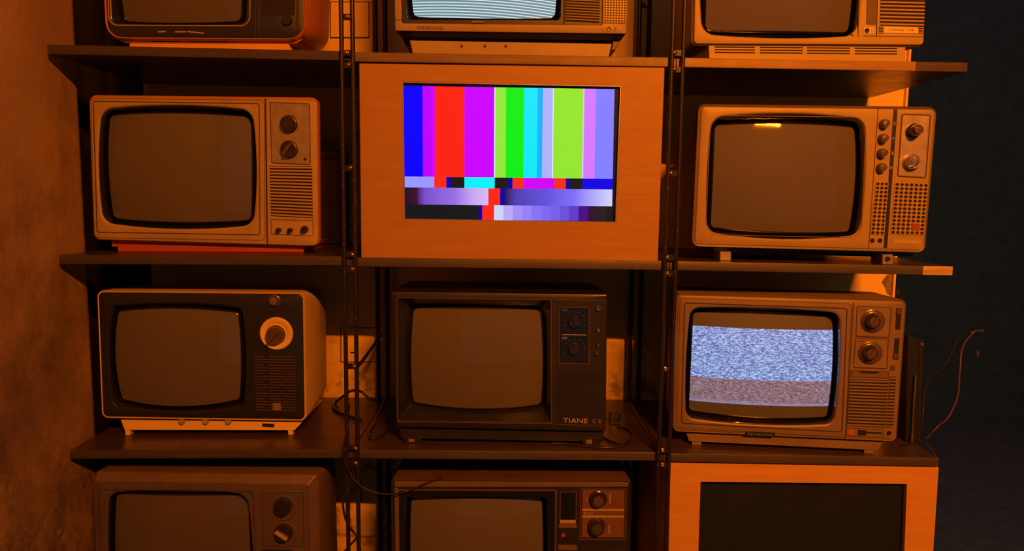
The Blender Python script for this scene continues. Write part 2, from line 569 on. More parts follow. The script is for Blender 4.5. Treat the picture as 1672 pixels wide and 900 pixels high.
# torn patch where the paint has come off next to it
mb = MB()
pp = [(1449, 449), (1444, 455), (1440, 461), (1445, 468), (1449, 480), (1461, 486), (1461, 440), (1452, 443)]
w = [at(x, y, YB - 0.002) for x, y in pp]
mb.loft([[(p.x, YB - 0.0002, p.z) for p in w], [(p.x, YB - 0.002, p.z) for p in w]], True, True)
struct('trim_2', mb, plain('bare_grey_render', (0.36, 0.27, 0.17), 0.8, grime=0.5, scale=60, bump=0.3))
# flat blank cover plates on the back wall
for i, (pts, slot, lab) in enumerate([
        ([(538.5, 2), (603, 2), (603, 62), (538.5, 62)], None, 'flat square cover plate on the back wall, above the uppermost left shelf'),
        ([(555.6, 535), (616.7, 535), (616.7, 592), (555.6, 592)], (575, 576), 'flat square cover plate with a small slot, low on the wall behind the third row')]):
    fr = Frame('cover_plate', (at(575, 560, YB)[0], YB - 0.0005, at(*pts[3], YB)[2]))
    q = fr.q(pts, -0.003)
    mb = MB(); mb.slab(q, 0.0, -0.0015, 0, 0); mb.slab(shrink(q, 0.0022), -0.001, -0.003, 0.0008, 1)
    mb.build('plate', [M['seam'], M['wall_b']], fr.e)
    if slot:
        sx, sz = fr.p(*slot, -0.004)
        mb = MB(); mb.slab([(sx - 0.005, sz + 0.002), (sx + 0.005, sz + 0.002), (sx + 0.005, sz - 0.002), (sx - 0.005, sz - 0.002)], -0.002, -0.0036)
        mb.build('slot', M['slot'], fr.e)
    tag(fr.e, lab, 'wall plate', 'blank cover plates on the back wall')

# ------------------------------------------------------------------ shelf boards
TH = 0.0182
XC = [(-0.934, -0.3325), (-0.3305, 0.3295), (0.3315, None)]
EDGE = {(0, 0): ((82, 73.2), (556, 83.5)), (0, 1): ((587, 85.4), (1086, 94)), (0, 2): ((1115, 94.5), (1580, 102.5)),
        (1, 0): ((103, 417), (560, 419.3)), (1, 1): ((589, 421.3), (1073, 426.7)), (1, 2): ((1102, 427), (1556, 435.8)),
        (2, 0): ((122, 736), (560, 734.8)), (2, 1): ((592, 735.6), (1069, 739.2)), (2, 2): ((1096, 741), (1533, 748.5))}
ROWN = ['uppermost', 'second', 'third', 'lowest']
COLN = ['left', 'middle', 'right']
BZ = {}
LAB = {(0, 0): 'brown shelf board at the upper left, its end against the orange wall',
       (0, 1): 'wood-edged shelf board above the colour bar screen',
       (0, 2): 'shelf board with bright orange edge at the upper right, darker at its free end',
       (1, 0): 'brown shelf board under the television on a red base',
       (1, 1): 'brown shelf board directly below the colour bar screen panel',
       (1, 2): 'brown shelf board with a worn bare wooden end, above the static television',
       (2, 0): 'dark glossy shelf board under the black-faced television with a cream dial',
       (2, 1): 'dark shelf board with a thin bright edge line below the dark brown television',
       (2, 2): 'brown shelf board on top of the blank screen panel at the lower right'}
for (r_, c_), (pa, pb) in EDGE.items():
    A, B = at(*pa, 0.0), at(*pb, 0.0)
    x0, x1 = XC[c_]
    if x1 is None:
        x1 = B.x
    sl = (B.z - A.z) / (B.x - A.x)
    za = A.z + sl * (x0 - A.x)
    BZ[(r_, c_)] = (x0, za, sl)
    roll = -math.atan(sl)
    e = bpy.data.objects.new('shelf_board', None)
    COL.objects.link(e)
    e.location = (x0, 0, za)
    e.rotation_euler = (0, roll, 0)
    L = (x1 - x0) / math.cos(roll)
    mb = MB()
    yb = YB - 0.004
    prof = [(0.0025, 0.0), (yb, 0.0), (yb, -TH), (0.0025, -TH)]
    left_cut = 0.0
    loops = [[(0 if k == 0 else L, y, z) for y, z in prof] for k in (0, 1)]
    mb.loft(loops, True, True)
    mb.build('board', M['board'], e)
    mb = MB()
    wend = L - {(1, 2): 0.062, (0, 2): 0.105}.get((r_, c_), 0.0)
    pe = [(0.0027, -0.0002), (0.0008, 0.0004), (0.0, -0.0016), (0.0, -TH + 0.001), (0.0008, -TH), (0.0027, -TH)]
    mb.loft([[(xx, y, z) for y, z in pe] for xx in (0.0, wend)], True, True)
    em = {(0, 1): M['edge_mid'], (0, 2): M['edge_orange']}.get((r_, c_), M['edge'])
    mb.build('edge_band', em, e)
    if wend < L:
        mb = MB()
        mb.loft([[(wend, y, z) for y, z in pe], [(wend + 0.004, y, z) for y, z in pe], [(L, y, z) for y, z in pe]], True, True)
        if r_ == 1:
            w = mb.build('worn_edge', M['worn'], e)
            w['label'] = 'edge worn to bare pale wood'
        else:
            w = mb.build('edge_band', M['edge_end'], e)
            w['label'] = 'darker brown end of the edge band'
    tag(e, LAB[(r_, c_)], 'shelf', 'shelf boards of the rack')

def bz(r_, c_, x):
    x0, za, sl = BZ[(r_, c_)]
    return za + sl * (x - x0), -math.atan(sl)
BZ[(3, 0)] = (-0.934, -0.862, 0.0)
BZ[(3, 1)] = (-0.3305, -0.862, 0.0)
BZ[(3, 2)] = (0.3315, -0.862, 0.0)
mb = MB(); mb.box((-0.934, 0.0, -0.8622 - TH), (0.925, YB - 0.004, -0.8622))
tag(mb.build('shelf_board', M['board']), 'lowest shelf board, below the bottom edge of the picture', 'shelf', 'shelf boards of the rack')

# ------------------------------------------------------------------ rack uprights
def upright(xc, y, g, rr, bolts, label, zt=1.0, zb=-1.349):
    e = bpy.data.objects.new('rack_upright', None)
    COL.objects.link(e)
    e.location = (xc, y, zb)
    for s in (-1, 1):
        mb = MB()
        mb.tube([(s * g, 0, 0.0), (s * g, 0, (zt - zb) / 2), (s * g, 0, zt - zb)], rr, 12)
        mb.build('rod', M['rod'], e)
    for (px, py, plate) in bolts:
        w = at(px, py, y - rr)
        x, z = w.x - xc, w.z - zb
        if plate:
            mb = MB()
            mb.slab([(-g, z + 0.006), (g, z + 0.006), (g, z - 0.006), (-g, z - 0.006)], 0.002, -0.002, 0.0005)
            mb.build('cross_plate', M['rod'], e)
        mb = MB()
        mb.lathe(x, z, -0.001, [(0.0055, 0), (0.0055, 0.0012), (0.0046, 0.0016), (0.0042, 0.004), (0.0028, 0.0055), (0.001, 0.006)], 14)
        mb.build('bolt', M['brass'], e)
    tag(e, label, 'rack post', 'black steel posts of the rack')
    return e
XA, XB, G = -0.3315, 0.3305, 0.0111
upright(XA, -0.0075, G, 0.0046, [(567, 27, 1), (565, 86, 1), (569, 106, 1), (572.3, 274.5, 1), (575.5, 416, 1), (575.5, 440, 1), (578.5, 599, 1), (580.4, 733, 1), (580.6, 757, 1)],
        'front black steel double-rod post between the left and middle shelves')
upright(XB, -0.0075, G, 0.0046, [(1101.5, 86, 1), (1101.5, 113, 1), (1095.6, 283, 1), (1090, 421, 1), (1090, 447.5, 1), (1086.7, 604, 1), (1082, 737, 1), (1082, 761, 1)],
        'front black steel double-rod post between the middle and right shelves')
# the rear posts stand just behind the boards' notched gaps, against the wall side
upright(XA, 0.385, 0.0125, 0.0062, [(622, 300, 1)], 'rear black steel post seen behind the left front post')
upright(XB, 0.385, 0.0125, 0.0062, [(1056, 8, 1)], 'rear black steel post seen behind the right front post')

# ------------------------------------------------------------------ televisions
def tv_frame(row, col, xc, yf, yaw=0.0, name='television_set'):
    z, roll = bz(row, col, xc)
    return Frame(name, (xc, yf, z + 0.0004), math.radians(yaw), roll)

def shell(fr, pts, mat, r, prof, name='cabinet', cap=True):
    """prof: [(y, left, right, top, bottom, radius)] insets from the face outline"""
    q = fr.q(pts)
    mb = MB()
    loops = [rl(sides(q, l, rr, t, b), y, rad) for (y, l, rr, t, b, rad) in prof]
    mb.loft(loops, False, cap)
    return mb.build(name, mat, fr.e)

def face(fr, pts, r, hole, hr, hb, mat, lip=0.003, depth=0.010, y=0.0, name='front_bezel', edge=0.003, inner_mat=None, hole_in=0.004):
    q, h = fr.q(pts, y), fr.q(hole, y)
    s = fr.px(*pts[0])
    hb = tuple(v * s for v in hb)
    mb = MB()
    mb.loft([rl(q, y + edge, r), rl(shrink(q, edge * 0.3), y + edge * 0.3, max(r - edge * 0.3, 1e-4)), rl(shrink(q, edge), y, max(r - edge, 1e-4)),
             rl(shrink(h, -lip), y, hr + lip, hb)])
    mb.loft([rl(shrink(h, -lip), y, hr + lip, hb), rl(shrink(h, -lip * 0.35), y + lip * 0.35, hr + lip * 0.35, hb), rl(h, y + lip, hr, hb)], mi=1)
    mb.build(name, [mat, inner_mat or mat], fr.e, 28)
    return mb

RG = 0.65
def tube_screen(fr, hole, hr, hb, scr, sr, sb, depth, glass, surround=None, y=0.0, lip=0.003, bulge=0.013, sur_name='screen_surround', mid=None):
    s = fr.px(*scr[0])
    hb = tuple(v * s for v in hb)
    sb = tuple(v * s for v in sb)
    h, c = fr.q(hole, y), fr.q(scr, depth)
    outer = rl(c, depth, sr, sb)
    cx = sum(p[0] for p in outer) / len(outer)
    cz = sum(p[2] for p in outer) / len(outer)
    hh = abs(c[0][1] - c[3][1]) / 2
    def gy(x, z):
        return depth + ((x - cx) ** 2 + (z - cz) ** 2 - hh * hh) / (2 * RG)
    mb = MB()
    L = [rl(h, y + lip, hr, hb)]
    if mid:
        L.append([tuple(a[k] * (1 - mid[0]) + b[k] * mid[0] if k != 1 else mid[1] for k in range(3)) for a, b in zip(rl(h, 0, hr, hb), rl(c, 0, sr, sb))])
    # the dark rounded shoulder of the glass
    for ex, dy in ((0.0056, 0.0062), (0.0050, 0.0034), (0.0038, 0.0014), (0.0020, 0.0002), (0.0, -0.0004)):
        L.append([(p[0], gy(p[0], p[2]) + dy, p[2]) for p in rl(shrink(c, -ex), depth, sr + ex, sb)])
    L.append([(p[0], gy(p[0], p[2]) + 0.002, p[2]) for p in outer])
    mb.loft(L)
    mb.build(sur_name, surround or M['gasket'], fr.e)
    loops = []
    for k in range(14):
        f = 1 - k / 14
        loops.append([(cx + (p[0] - cx) * f, gy(cx + (p[0] - cx) * f, cz + (p[2] - cz) * f), cz + (p[2] - cz) * f) for p in outer])
    mb = MB()
    mb.loft(loops, False, True)
    return mb.build('screen', glass, fr.e, 60)

def base(fr, pts, mat, y, depth, name='base', zb=0.0, top_z=None, bev=0.001, tz=None):
    q = fr.q(pts, y)
    q = [q[0], q[1], (q[2][0], zb), (q[3][0], zb)]
    mb = MB()
    mb.slab(q, y + depth, y, bev)
    return mb.build(name, mat, fr.e)

GTV = 'old televisions stacked on the rack'

# ---- row 1, left: orange-red set with a black face
fr = tv_frame(0, 0, -0.63, 0.045)
P = [(162, -215), (501, -212), (495, 63), (176, 61)]
shell(fr, P, M['red_shell'], 0.03, [(0.002, 0.001, 0.001, 0.001, 0.001, 0.03), (-0.002, -0.002, -0.002, -0.002, -0.002, 0.033), (0.004, -0.005, -0.005, -0.005, -0.005, 0.034),
      (0.10, -0.004, -0.008, -0.008, -0.001, 0.035), (0.20, 0.0, -0.004, 0.0, 0.008, 0.04), (0.27, 0.01, 0.02, 0.03, 0.02, 0.04), (0.30, 0.05, 0.06, 0.06, 0.05, 0.05)])
HO = [(180, -190), (404, -188), (401, 38), (183, 37)]
face(fr, P, 0.028, HO, 0.012, (2, 2, 3, 2), M['black'], edge=0.002)
SC = [(196, -176), (395, -174), (391, 33), (199, 33)]
tube_screen(fr, HO, 0.012, (2, 2, 3, 2), SC, 0.012, (3, 3, 4, 3), 0.010, M['glass_dim'])
fr.seam([(172, -200), (411, -198), (408.5, 43), (177, 42)], 1.5, 0.02, 'trim_ring', M['tan'], y=-0.0003)
fr.line((419, -205), (417, 60), 1.6)
fr.line((425, -205), (423, 58), 1.0, mat=M['brown'])
fr.slats([(431, -90), (483, -90), (481, 25), (430, 25)], 24, M['dark_brown'], duty=0.4, proud=0.0008)
fr.knob(468, 33, 9, 0.006, M['dark_brown'])
fr.slats([(484.5, -90), (488.5, -90), (487.5, 49), (483.5, 49)], 44, M['tan_dark'], duty=0.35, name='tick_strip', proud=0.0006)
fr.knob(469, -150, 17, 0.014, M['knob'], angle=230, bar_mat=M['tan'])
for a, b in [((258, 52), (271, 51.5)), ((286, 52), (304, 52)), ((306, 51.5), (333, 54.5))]:
    fr.line(a, b, 2.0, 'badge_remnant', M['tan'], proud=0.0006)
base(fr, [(212, 66), (470, 68), (478, 80), (210, 76)], M['orange_base'], 0.012, 0.20)
mb = MB()
mb.slab(fr.q([(186, 63), (494, 65), (484, 71), (205, 70)], 0.012), 0.25, 0.010)
mb.build('underside', M['red_shell'], fr.e)
for a, b in [((248, 67), (290, 67)), ((310, 67.3), (372, 67.8))]:
    q = fr.q([(a[0], a[1] - 1.3), (b[0], b[1] - 1.3), (b[0], b[1] + 1.3), (a[0], a[1] + 1.3)], 0.009)
    mb = MB(); mb.slab(q, 0.011, 0.0094); mb.build('vent_slot', M['slot'], fr.e)
tag(fr.e, 'orange-red television with a black front, cut off by the top left of the picture', 'television', GTV)

# ---- row 1, middle: cream set showing pale horizontal lines
fr = tv_frame(0, 1, 0.0, 0.0)
P = [(640, -205), (1031, -203), (1022, 55), (645.5, 50)]
shell(fr, P, M['tan_dark'], 0.004, [(0.003, 0, 0, 0, 0, 0.004), (0.014, 0.001, 0.001, 0.0, 0.004, 0.006), (0.05, 0.004, 0.004, 0.0, 0.006, 0.008), (0.18, 0.01, 0.01, 0.01, 0.012, 0.02), (0.30, 0.07, 0.07, 0.08, 0.03, 0.03)])
HO = [(652, -182), (988, -180), (983.5, 41), (656, 38)]
face(fr, P, 0.003, HO, 0.004, (0, 0, 0, 0), M['cream'], edge=0.0012, lip=0.0015)
q = fr.q(HO)
mb = MB()
H2 = [(662, -172), (920, -170), (916, 33.5), (664, 32)]
h2 = fr.q(H2, 0.004)
mb.loft([rl(q, 0.0015, 0.004), rl(shrink(q, 0.001), 0.004, 0.004), rl(h2, 0.004, 0.008)])
mb.build('inner_frame', M['dark_brown'], fr.e)
SC = [(668, -160), (911, -158), (907, 27), (673.5, 25)]
fr_scr = tube_screen(fr, H2, 0.008, (1, 1, 1, 1), SC, 0.013, (2, 2, 4, 2), 0.016, None, y=0.004, lip=0.0)
# line pattern on the lit tube
t = NT('lit_tube_with_horizontal_lines')
tc = t.node('ShaderNodeTexCoord')
sep = t.node('ShaderNodeSeparateXYZ')
t.link(tc.outputs['Object'], sep.inputs[0])
X, Z = sep.outputs[0], sep.outputs[2]
pitch = 4.55 * fr.px(790, 10)
xa = t.math('ADD', X, 0.10)
zz = t.math('ADD', t.math('ADD', Z, t.math('MULTIPLY', X, 0.03)), t.math('MULTIPLY', t.math('MULTIPLY', xa, xa), 0.14))
ph = t.math('FRACT', t.math('DIVIDE', zz, pitch))
tri = t.math('ABSOLUTE', t.math('SUBTRACT', ph, 0.5))
nz = t.noise(t.coords((30, 30, 400)), 4, 3)
tri = t.math('ADD', tri, t.math('MULTIPLY', t.math('SUBTRACT', nz, 0.5), 0.12))
lines = t.ramp(tri, [(0.28, (0, 0, 0)), (0.40, (1, 1, 1))])
c = t.mix(lines, s2l((96, 142, 152)), s2l((222, 246, 255)))
t.link(c, t.b.inputs['Emission Color'])
t.b.inputs['Emission Strength'].default_value = 0.95
t.b.inputs['Base Color'].default_value = (0.02, 0.03, 0.04, 1)
t.b.inputs['Roughness'].default_value = 0.6
t.b.inputs['Coat Weight'].default_value = 1.0
fr_scr.data.materials[0] = t.m
fr.line((924, -175), (921.5, 39), 1.2)
fr.slats([(926, -178), (983, -176), (979, 36), (924, 33)], 46, M['tan_dark'], duty=0.5, y=0.002, proud=0.0016)
fr.holes([(989, -178), (1027, -178), (1022, 36.5), (985.5, 35.5)], 8, 50, M['cream_bright'], 0.34, y=0.0, name='perforated_grille', proud=0.0006)
fr.line((985, 37.2), (1021.5, 38.2), 1.3)
fr.line((645, 32.2), (656, 32.7), 1.3)
fr.knob(994, 47, 3.2, 0.003, M['knob'], name='socket')
fr.text('0', [(1003, 44), (1006.5, 44), (1006.5, 50), (1003, 50)], M['seam'], y=0, depth=0.0003)
fr.slab('badge', [(680.5, 42.3), (724, 43.3), (724, 48.6), (680.5, 47.4)], 0.0005, -0.0006, M['brown'])
fr.text('SK KORSUN', [(682, 42.9), (722.5, 43.9), (722.5, 48.0), (682, 46.9)], M['tan'], y=-0.0006)
fr.slab('tab', [(770, 33.8), (790, 34.2), (790, 38), (770, 37.6)], 0.002, -0.0002, M['tan_dark'], y0 := 0.0) if False else None
q = fr.q([(770, 33.4), (790, 33.8), (790, 38), (770, 37.6)], 0.001)
mb = MB(); mb.slab(q, 0.005, 0.0012, 0.0004); mb.build('tab', M['tan_dark'], fr.e)
# sloping underside and cream foot
mb = MB()
qa, qb = fr.q([(646, 50), (1021.5, 55)], 0.003), fr.q([(655, 60), (1014, 66)], 0.016)
mb.loft([[(p[0], y, p[1]) for p, y in ((qa[0], 0.003), (qa[1], 0.003), (qb[1], 0.016), (qb[0], 0.016))],
         [(p[0], y, p[1]) for p, y in ((qa[0], 0.02), (qa[1], 0.02), (qb[1], 0.02), (qb[0], 0.02))]], True, True)
mb.build('lower_lip', M['dark_brown'], fr.e)
mb = MB(); mb.slab(fr.q([(655, 59), (1014, 65), (1004, 80), (664, 78)], 0.05), 0.25, 0.05); mb.build('underside', M['black'], fr.e)
base(fr, [(669, 66), (999, 71.5), (994, 91), (674, 85.5)], M['cream'], 0.006, 0.20)
for bx in (754, 792, 826):
    x, z = fr.p(bx, 75.2, 0.006)
    mb = MB(); mb.lathe(x, z, 0.007, [(0.0025, 0), (0.0025, 0.003), (0.002, 0.004)], 12); mb.build('stud', M['dark_brown'], fr.e)
q = fr.q([(1001, 66), (1012, 66), (1005, 82), (998, 82)], 0.02)
mb = MB(); mb.slab(q, 0.10, 0.02, 0.001); mb.build('bracket', M['black'], fr.e)
tag(fr.e, 'cream television showing pale blue horizontal lines, above the colour bar screen', 'television', GTV)

# ---- row 1, right: cream set on a slotted stand
fr = tv_frame(0, 2, 0.63, 0.01)
P = [(1138, -205), (1517, -203), (1508.5, 73.5), (1133, 71.5)]
shell(fr, P, M['tan_dark'], 0.01, [(0.002, -0.001, -0.001, -0.001, -0.001, 0.008), (0.004, -0.005, -0.002, -0.004, -0.003, 0.012), (0.012, -0.005, -0.002, -0.004, -0.003, 0.012), (0.2, 0.0, 0.005, 0.01, 0.002, 0.02), (0.31, 0.06, 0.06, 0.06, 0.03, 0.03)])
HO = [(1149, -182), (1405, -180), (1400, 59), (1146, 56)]
face(fr, P, 0.008, HO, 0.028, (4, 4, 4, 4), M['cream_bright'], lip=0.005)
SC = [(1157, -170), (1395, -168), (1391, 50), (1155, 47)]
tube_screen(fr, HO, 0.028, (4, 4, 4, 4), SC, 0.012, (2, 2, 2, 1), 0.014, M['glass'])
fr.line((1407, -200), (1401, 60), 1.4)
fr.line((1437, -200), (1431, 59), 1.8)
fr.slats([(1419, -170), (1434, -170), (1430, 41), (1414, 40)], 60, M['tan_dark'], M['brown'], duty=0.5, proud=0.0008, name='ribbed_strip')
fr.slats([(1442, -120), (1514, -119), (1508.5, 44), (1436, 42)], 27, M['cream'], duty=0.45, gaps=[[(0, 0.03), (0.03, 0.97), (0.97, 1)]])
for x0, x1 in ((1434.5, 1442), (1500, 1506.5)):
    fr.slats([(x0, 43.3), (x1, 43.5), (x1, 55), (x0, 54.6)], 3, M['cream'], duty=0.45, name='vent_slots')
fr.slab('nameplate', [(1443.5, 43.6), (1499.5, 45), (1499.5, 54.6), (1443.5, 53.6)], 0.0005, -0.0012, M['label'], r=0.0008, bev=0.0004)
fr.text('melody 106', [(1451, 46.0), (1492, 47.2), (1492, 52.6), (1451, 51.6)], M['tan_dark'], y=-0.0012, depth=0.0003)
fr.slab('switch_plate', [(1411, 44.8), (1428, 45.2), (1428, 55), (1411, 54.6)], 0.0005, -0.0012, M['label'], r=0.001, bev=0.0004)
fr.knob(1416.3, 49.6, 3.9, 0.003, M['knob'], y0=-0.001)
fr.text('D', [(1422, 47), (1426, 47), (1426, 52.5), (1422, 52.5)], M['tan_dark'], y=-0.0012, depth=0.0003)
fr.line((1410, 58.8), (1507, 60.3), 1.1)
fr.knob(1393.5, 55.5, 3, 0.003, M['cream_bright'], name='stud')
q = fr.q([(1157, 73), (1478.5, 77), (1478.5, 98.5), (1158.5, 92.5)], 0.004)
q = [q[0], q[1], (q[2][0], 0.0), (q[3][0], 0.0)]
mb = MB(); mb.slab(q, 0.20, 0.004, 0.001); mb.build('base', M['cream_bright'], fr.e)
mb = MB()
for x0, x1 in ((1167, 1233), (1241, 1311), (1318, 1388), (1396, 1465)):
    for dy in (0, 4.4, 8.8):
        k = (x0 - 1167) / 298 * 2.6
        k2 = (x1 - 1167) / 298 * 2.6
        qq = fr.q([(x0, 75.6 + dy + k), (x1, 75.6 + dy + k2), (x1, 77.6 + dy + k2), (x0, 77.6 + dy + k)], 0.003)
        mb.slab(qq, 0.005, 0.0036)
mb.build('vent_slots', M['slot'], fr.e)
tag(fr.e, 'cream television on a slotted stand, cut off by the top right of the picture', 'television', GTV)

# ---- row 2, left: tan set on a red base
fr = tv_frame(1, 0, -0.66, 0.08)
P = [(145, 158), (517.5, 162), (519.5, 402), (152.5, 391)]
shell(fr, P, M['red_shell'], 0.014, [(0.003, 0.0, 0.0, 0.0, 0.0, 0.014), (0.006, -0.0015, -0.0015, -0.004, -0.0015, 0.015), (0.02, -0.0015, -0.0015, -0.004, -0.0015, 0.015), (0.022, 0.002, 0.004, 0.0, 0.002, 0.015)], 'front_rim', False)
shell(fr, P, M['black_matte'], 0.014, [(0.0215, 0.002, 0.004, 0.0, 0.002, 0.014), (0.06, 0.005, 0.014, 0.003, 0.003, 0.015),
      (0.16, 0.010, 0.035, 0.010, 0.004, 0.02), (0.20, 0.02, 0.05, 0.02, 0.01, 0.02), (0.29, 0.08, 0.10, 0.07, 0.04, 0.03)])
HO = [(163, 176), (413, 178), (415, 370), (166, 366)]
HB = (5, 4, 6, 4)
face(fr, P, 0.014, HO, 0.030, HB, M['tan'], lip=0.004, inner_mat=M['cream_bright'])
SC = [(173, 187), (405, 189.5), (406.5, 360), (179, 357)]
tube_screen(fr, HO, 0.030, HB, SC, 0.013, (3, 3, 4, 2), 0.012, M['glass'])
fr.seam([(151.5, 164.5), (424, 168.5), (425, 384.5), (158, 380)], 1.5, 0.006)
fr.seam([(147.5, 160.5), (432, 163), (433.5, 393), (153.5, 388.5)], 1.0, 0.010, mat=M['brown'])
fr.line((433.5, 161), (436.5, 398), 2.6)
fr.slab('control_plate', [(441, 167.5), (505, 170), (506.5, 269), (444, 266)], 0.0005, -0.001, M['silver'], r=0.003)
fr.seam([(440, 166.5), (506, 169), (507.5, 270), (443, 267)], 1.0, 0.004, mat=M['seam'], y=-0.0002)
fr.knob(470, 202, 14.5, 0.016, M['knob'], y0=-0.001)
fr.knob(470.5, 243.5, 14.5, 0.016, M['knob'], angle=235, y0=-0.001, bar_mat=M['knob_brown'])
fr.knob(498, 260, 2.4, 0.001, M['slot'], name='socket', y0=-0.001)
fr.slats([(440, 270.5), (509.5, 271.5), (511, 356.5), (442, 353)], 16, M['tan'], duty=0.5)
fr.seam([(442, 358), (511.5, 360), (512, 386), (443, 383)], 1.0, 0.001)
for x, y, r in ((454, 376, 4.2), (473, 376, 4.2), (496.5, 374.5, 6)):
    fr.knob(x, y, r, 0.012, M['dark_brown'], angle=45)
base(fr, [(192, 399), (496, 401), (495, 412), (192, 410)], M['red_base'], 0.020, 0.18)
mb = MB(); mb.slab(fr.q([(183, 390), (502, 398), (500, 404), (184, 402.5)], 0.025), 0.2, 0.022); mb.build('underside', M['red_base'], fr.e)
tag(fr.e, 'tan television with two black knobs, standing on a red base', 'television', GTV)

# ---- row 2, right: cream set with four small knobs and pierced grilles
fr = tv_frame(1, 2, 0.635, 0.022, -2.5)
P = [(1145.5, 173.5), (1527, 178.5), (1508, 409), (1134.5, 399)]
shell(fr, P, M['tan_dark'], 0.012, [(0.002, 0.0, 0.0, 0.0, 0.0, 0.011), (0.001, -0.006, -0.003, -0.004, -0.004, 0.015), (0.006, -0.0075, -0.0045, -0.0055, -0.0055, 0.016), (0.02, -0.0075, -0.0045, -0.0055, -0.0055, 0.016), (0.022, -0.003, 0.0, -0.002, -0.001, 0.015)], 'front_rim', False)
shell(fr, P, M['black_matte'], 0.012, [(0.0215, -0.003, 0.0, -0.002, -0.001, 0.015), (0.06, 0.010, 0.003, 0.002, 0.003, 0.016), (0.16, 0.03, 0.006, 0.006, 0.006, 0.02), (0.22, 0.045, 0.02, 0.02, 0.01, 0.02), (0.31, 0.10, 0.10, 0.08, 0.05, 0.03)])
HO = [(1162.5, 190.5), (1412.5, 193.5), (1404, 386), (1154, 381)]
HB = (6, 4, 7, 3)
face(fr, P, 0.010, HO, 0.026, HB, M['cream'], lip=0.004)
SC = [(1170.5, 203.5), (1400, 207), (1391, 379), (1163, 371)]
tube_screen(fr, HO, 0.026, HB, SC, 0.009, (3, 3, 4, 1), 0.014, M['glass'], bulge=0.016)
fr.seam([(1160, 188), (1415, 191), (1406.5, 389), (1151.5, 384)], 1.0, 0.028, mat=M['tan_dark'])
fr.line((1434, 176.5), (1418, 406), 1.2)
fr.slab('dark_strip', [(1459, 178.5), (1466, 178.8), (1449, 405.5), (1442.5, 405.2)], 0.0005, -0.0006, M['black'])
for x, y in ((1445.5, 202), (1443.5, 226), (1442, 250), (1440.7, 274)):
    fr.knob(x, y, 8, 0.014, M['knob_brown'], cap_mat=M['brass'])
for x, y, s in ((1460.5, 202, 'o'), (1458.5, 226, '*'), (1457, 250, 'i'), (1455, 274, 'n')):
    fr.text(s, [(x - 1.6, y - 2.5), (x + 1.6, y - 2.5), (x + 1.6, y + 2.5), (x - 1.6, y + 2.5)], M['tick'], y=-0.0006, depth=0.0003)
fr.slab('control_plate', [(1474, 187), (1518, 189), (1510, 289.5), (1466.5, 287)], 0.0005, -0.001, M['silver'], r=0.003)
fr.seam([(1472, 185.5), (1520, 187.5), (1512, 291.5), (1464.5, 288.5)], 1.5, 0.004, y=-0.0003)
fr.knob(1496, 213, 10.5, 0.024, M['knob'], skirt=1.15, y0=-0.001, cap_mat=M['knob_brown'])
fr.knob(1490.5, 265, 13, 0.014, M['chrome'], skirt=1.1, angle=65, y0=-0.001, bar_mat=M['chrome'], cap_mat=M['brass'])
fr.holes([(1430, 297), (1450.5, 297.5), (1443.5, 384), (1420.5, 383)], 3, 13, M['cream'], 0.40, name='small_speaker_grille')
fr.holes([(1461, 298), (1515.5, 300), (1508, 384), (1453.5, 382.5)], 7, 13, M['cream'], 0.40)
fr.slab('sticker', [(1489.5, 365), (1502.5, 365.5), (1502, 377), (1489, 376.5)], -0.001, -0.0022, M['red_dot'])
for x in (1424.5, 1437):
    fr.knob(x, 393, 4, 0.002, M['knob'], name='socket')
fr.slab('name_strip', [(1460, 391), (1502, 392.5), (1501.5, 399), (1459.5, 397.5)], 0.0005, -0.0006, M['cream_bright'])
mb = MB(); mb.slab(fr.q([(1160, 399), (1495, 408), (1490, 419), (1165, 411)], 0.03), 0.22, 0.03); mb.build('underside', M['black'], fr.e)
fr.slats([(1215, 411.5), (1435, 417.5), (1435, 421), (1215, 415.5)], 1, M['black'], duty=0.3, name='vent_strip', y=0.028)
for x0, x1, y0 in ((1175.5, 1194, 411), (1441, 1458.5, 415.5)):
    q = fr.q([(x0, y0), (x1, y0), (x1, y0 + 14), (x0, y0 + 14)], 0.004)
    q = [q[0], q[1], (q[2][0], 0), (q[3][0], 0)]
    mb = MB(); mb.slab(q, 0.06, 0.004, 0.0015)
    if x0 > 1300:
        mb.lathe((q[0][0] + q[1][0]) / 2, (q[0][1]) / 2 + 0.001, 0.0045, [(0.0055, 0), (0.0055, 0.002), (0.003, 0.001)], 14, 1)
    mb.build('foot', [M['silver'], M['slot']], fr.e)
tag(fr.e, 'cream television with four small knobs and pierced speaker grilles, right of the colour bar screen', 'television', GTV)

# ---- row 3, left: black-faced set with a cream dial
fr = tv_frame(2, 0, -0.67, 0.085)
P = [(160, 477), (494.5, 480), (497.5, 686), (168, 681)]
shell(fr, P, M['cream_shell'], 0.014, [(0.002, 0.001, 0.001, 0.001, 0.001, 0.012), (0.001, -0.002, -0.003, -0.003, -0.002, 0.014), (0.005, -0.003, -0.005, -0.004, -0.003, 0.015), (0.10, -0.002, -0.009, -0.002, 0.0, 0.03), (0.17, 0.0, -0.008, 0.004, 0.004, 0.035), (0.23, 0.015, 0.008, 0.03, 0.02, 0.04), (0.29, 0.06, 0.05, 0.07, 0.05, 0.05)])
SC = [(188, 509.5), (385.5, 512), (388.5, 655), (194, 655)]
SB = (6.5, 4.5, 9, 5)
face(fr, P, 0.012, [(178, 499), (396, 501), (399, 667), (184, 664)], 0.018, (5, 4, 6, 4), M['black'], lip=0.002)
tube_screen(fr, [(178, 499), (396, 501), (399, 667), (184, 664)], 0.018, (5, 4, 6, 4), SC, 0.010, SB, 0.008, M['glass'], lip=0.002)
fr.seam([(172, 487), (404, 489), (407, 676), (177, 674)], 1.0, 0.006, mat=M['dark_brown'])
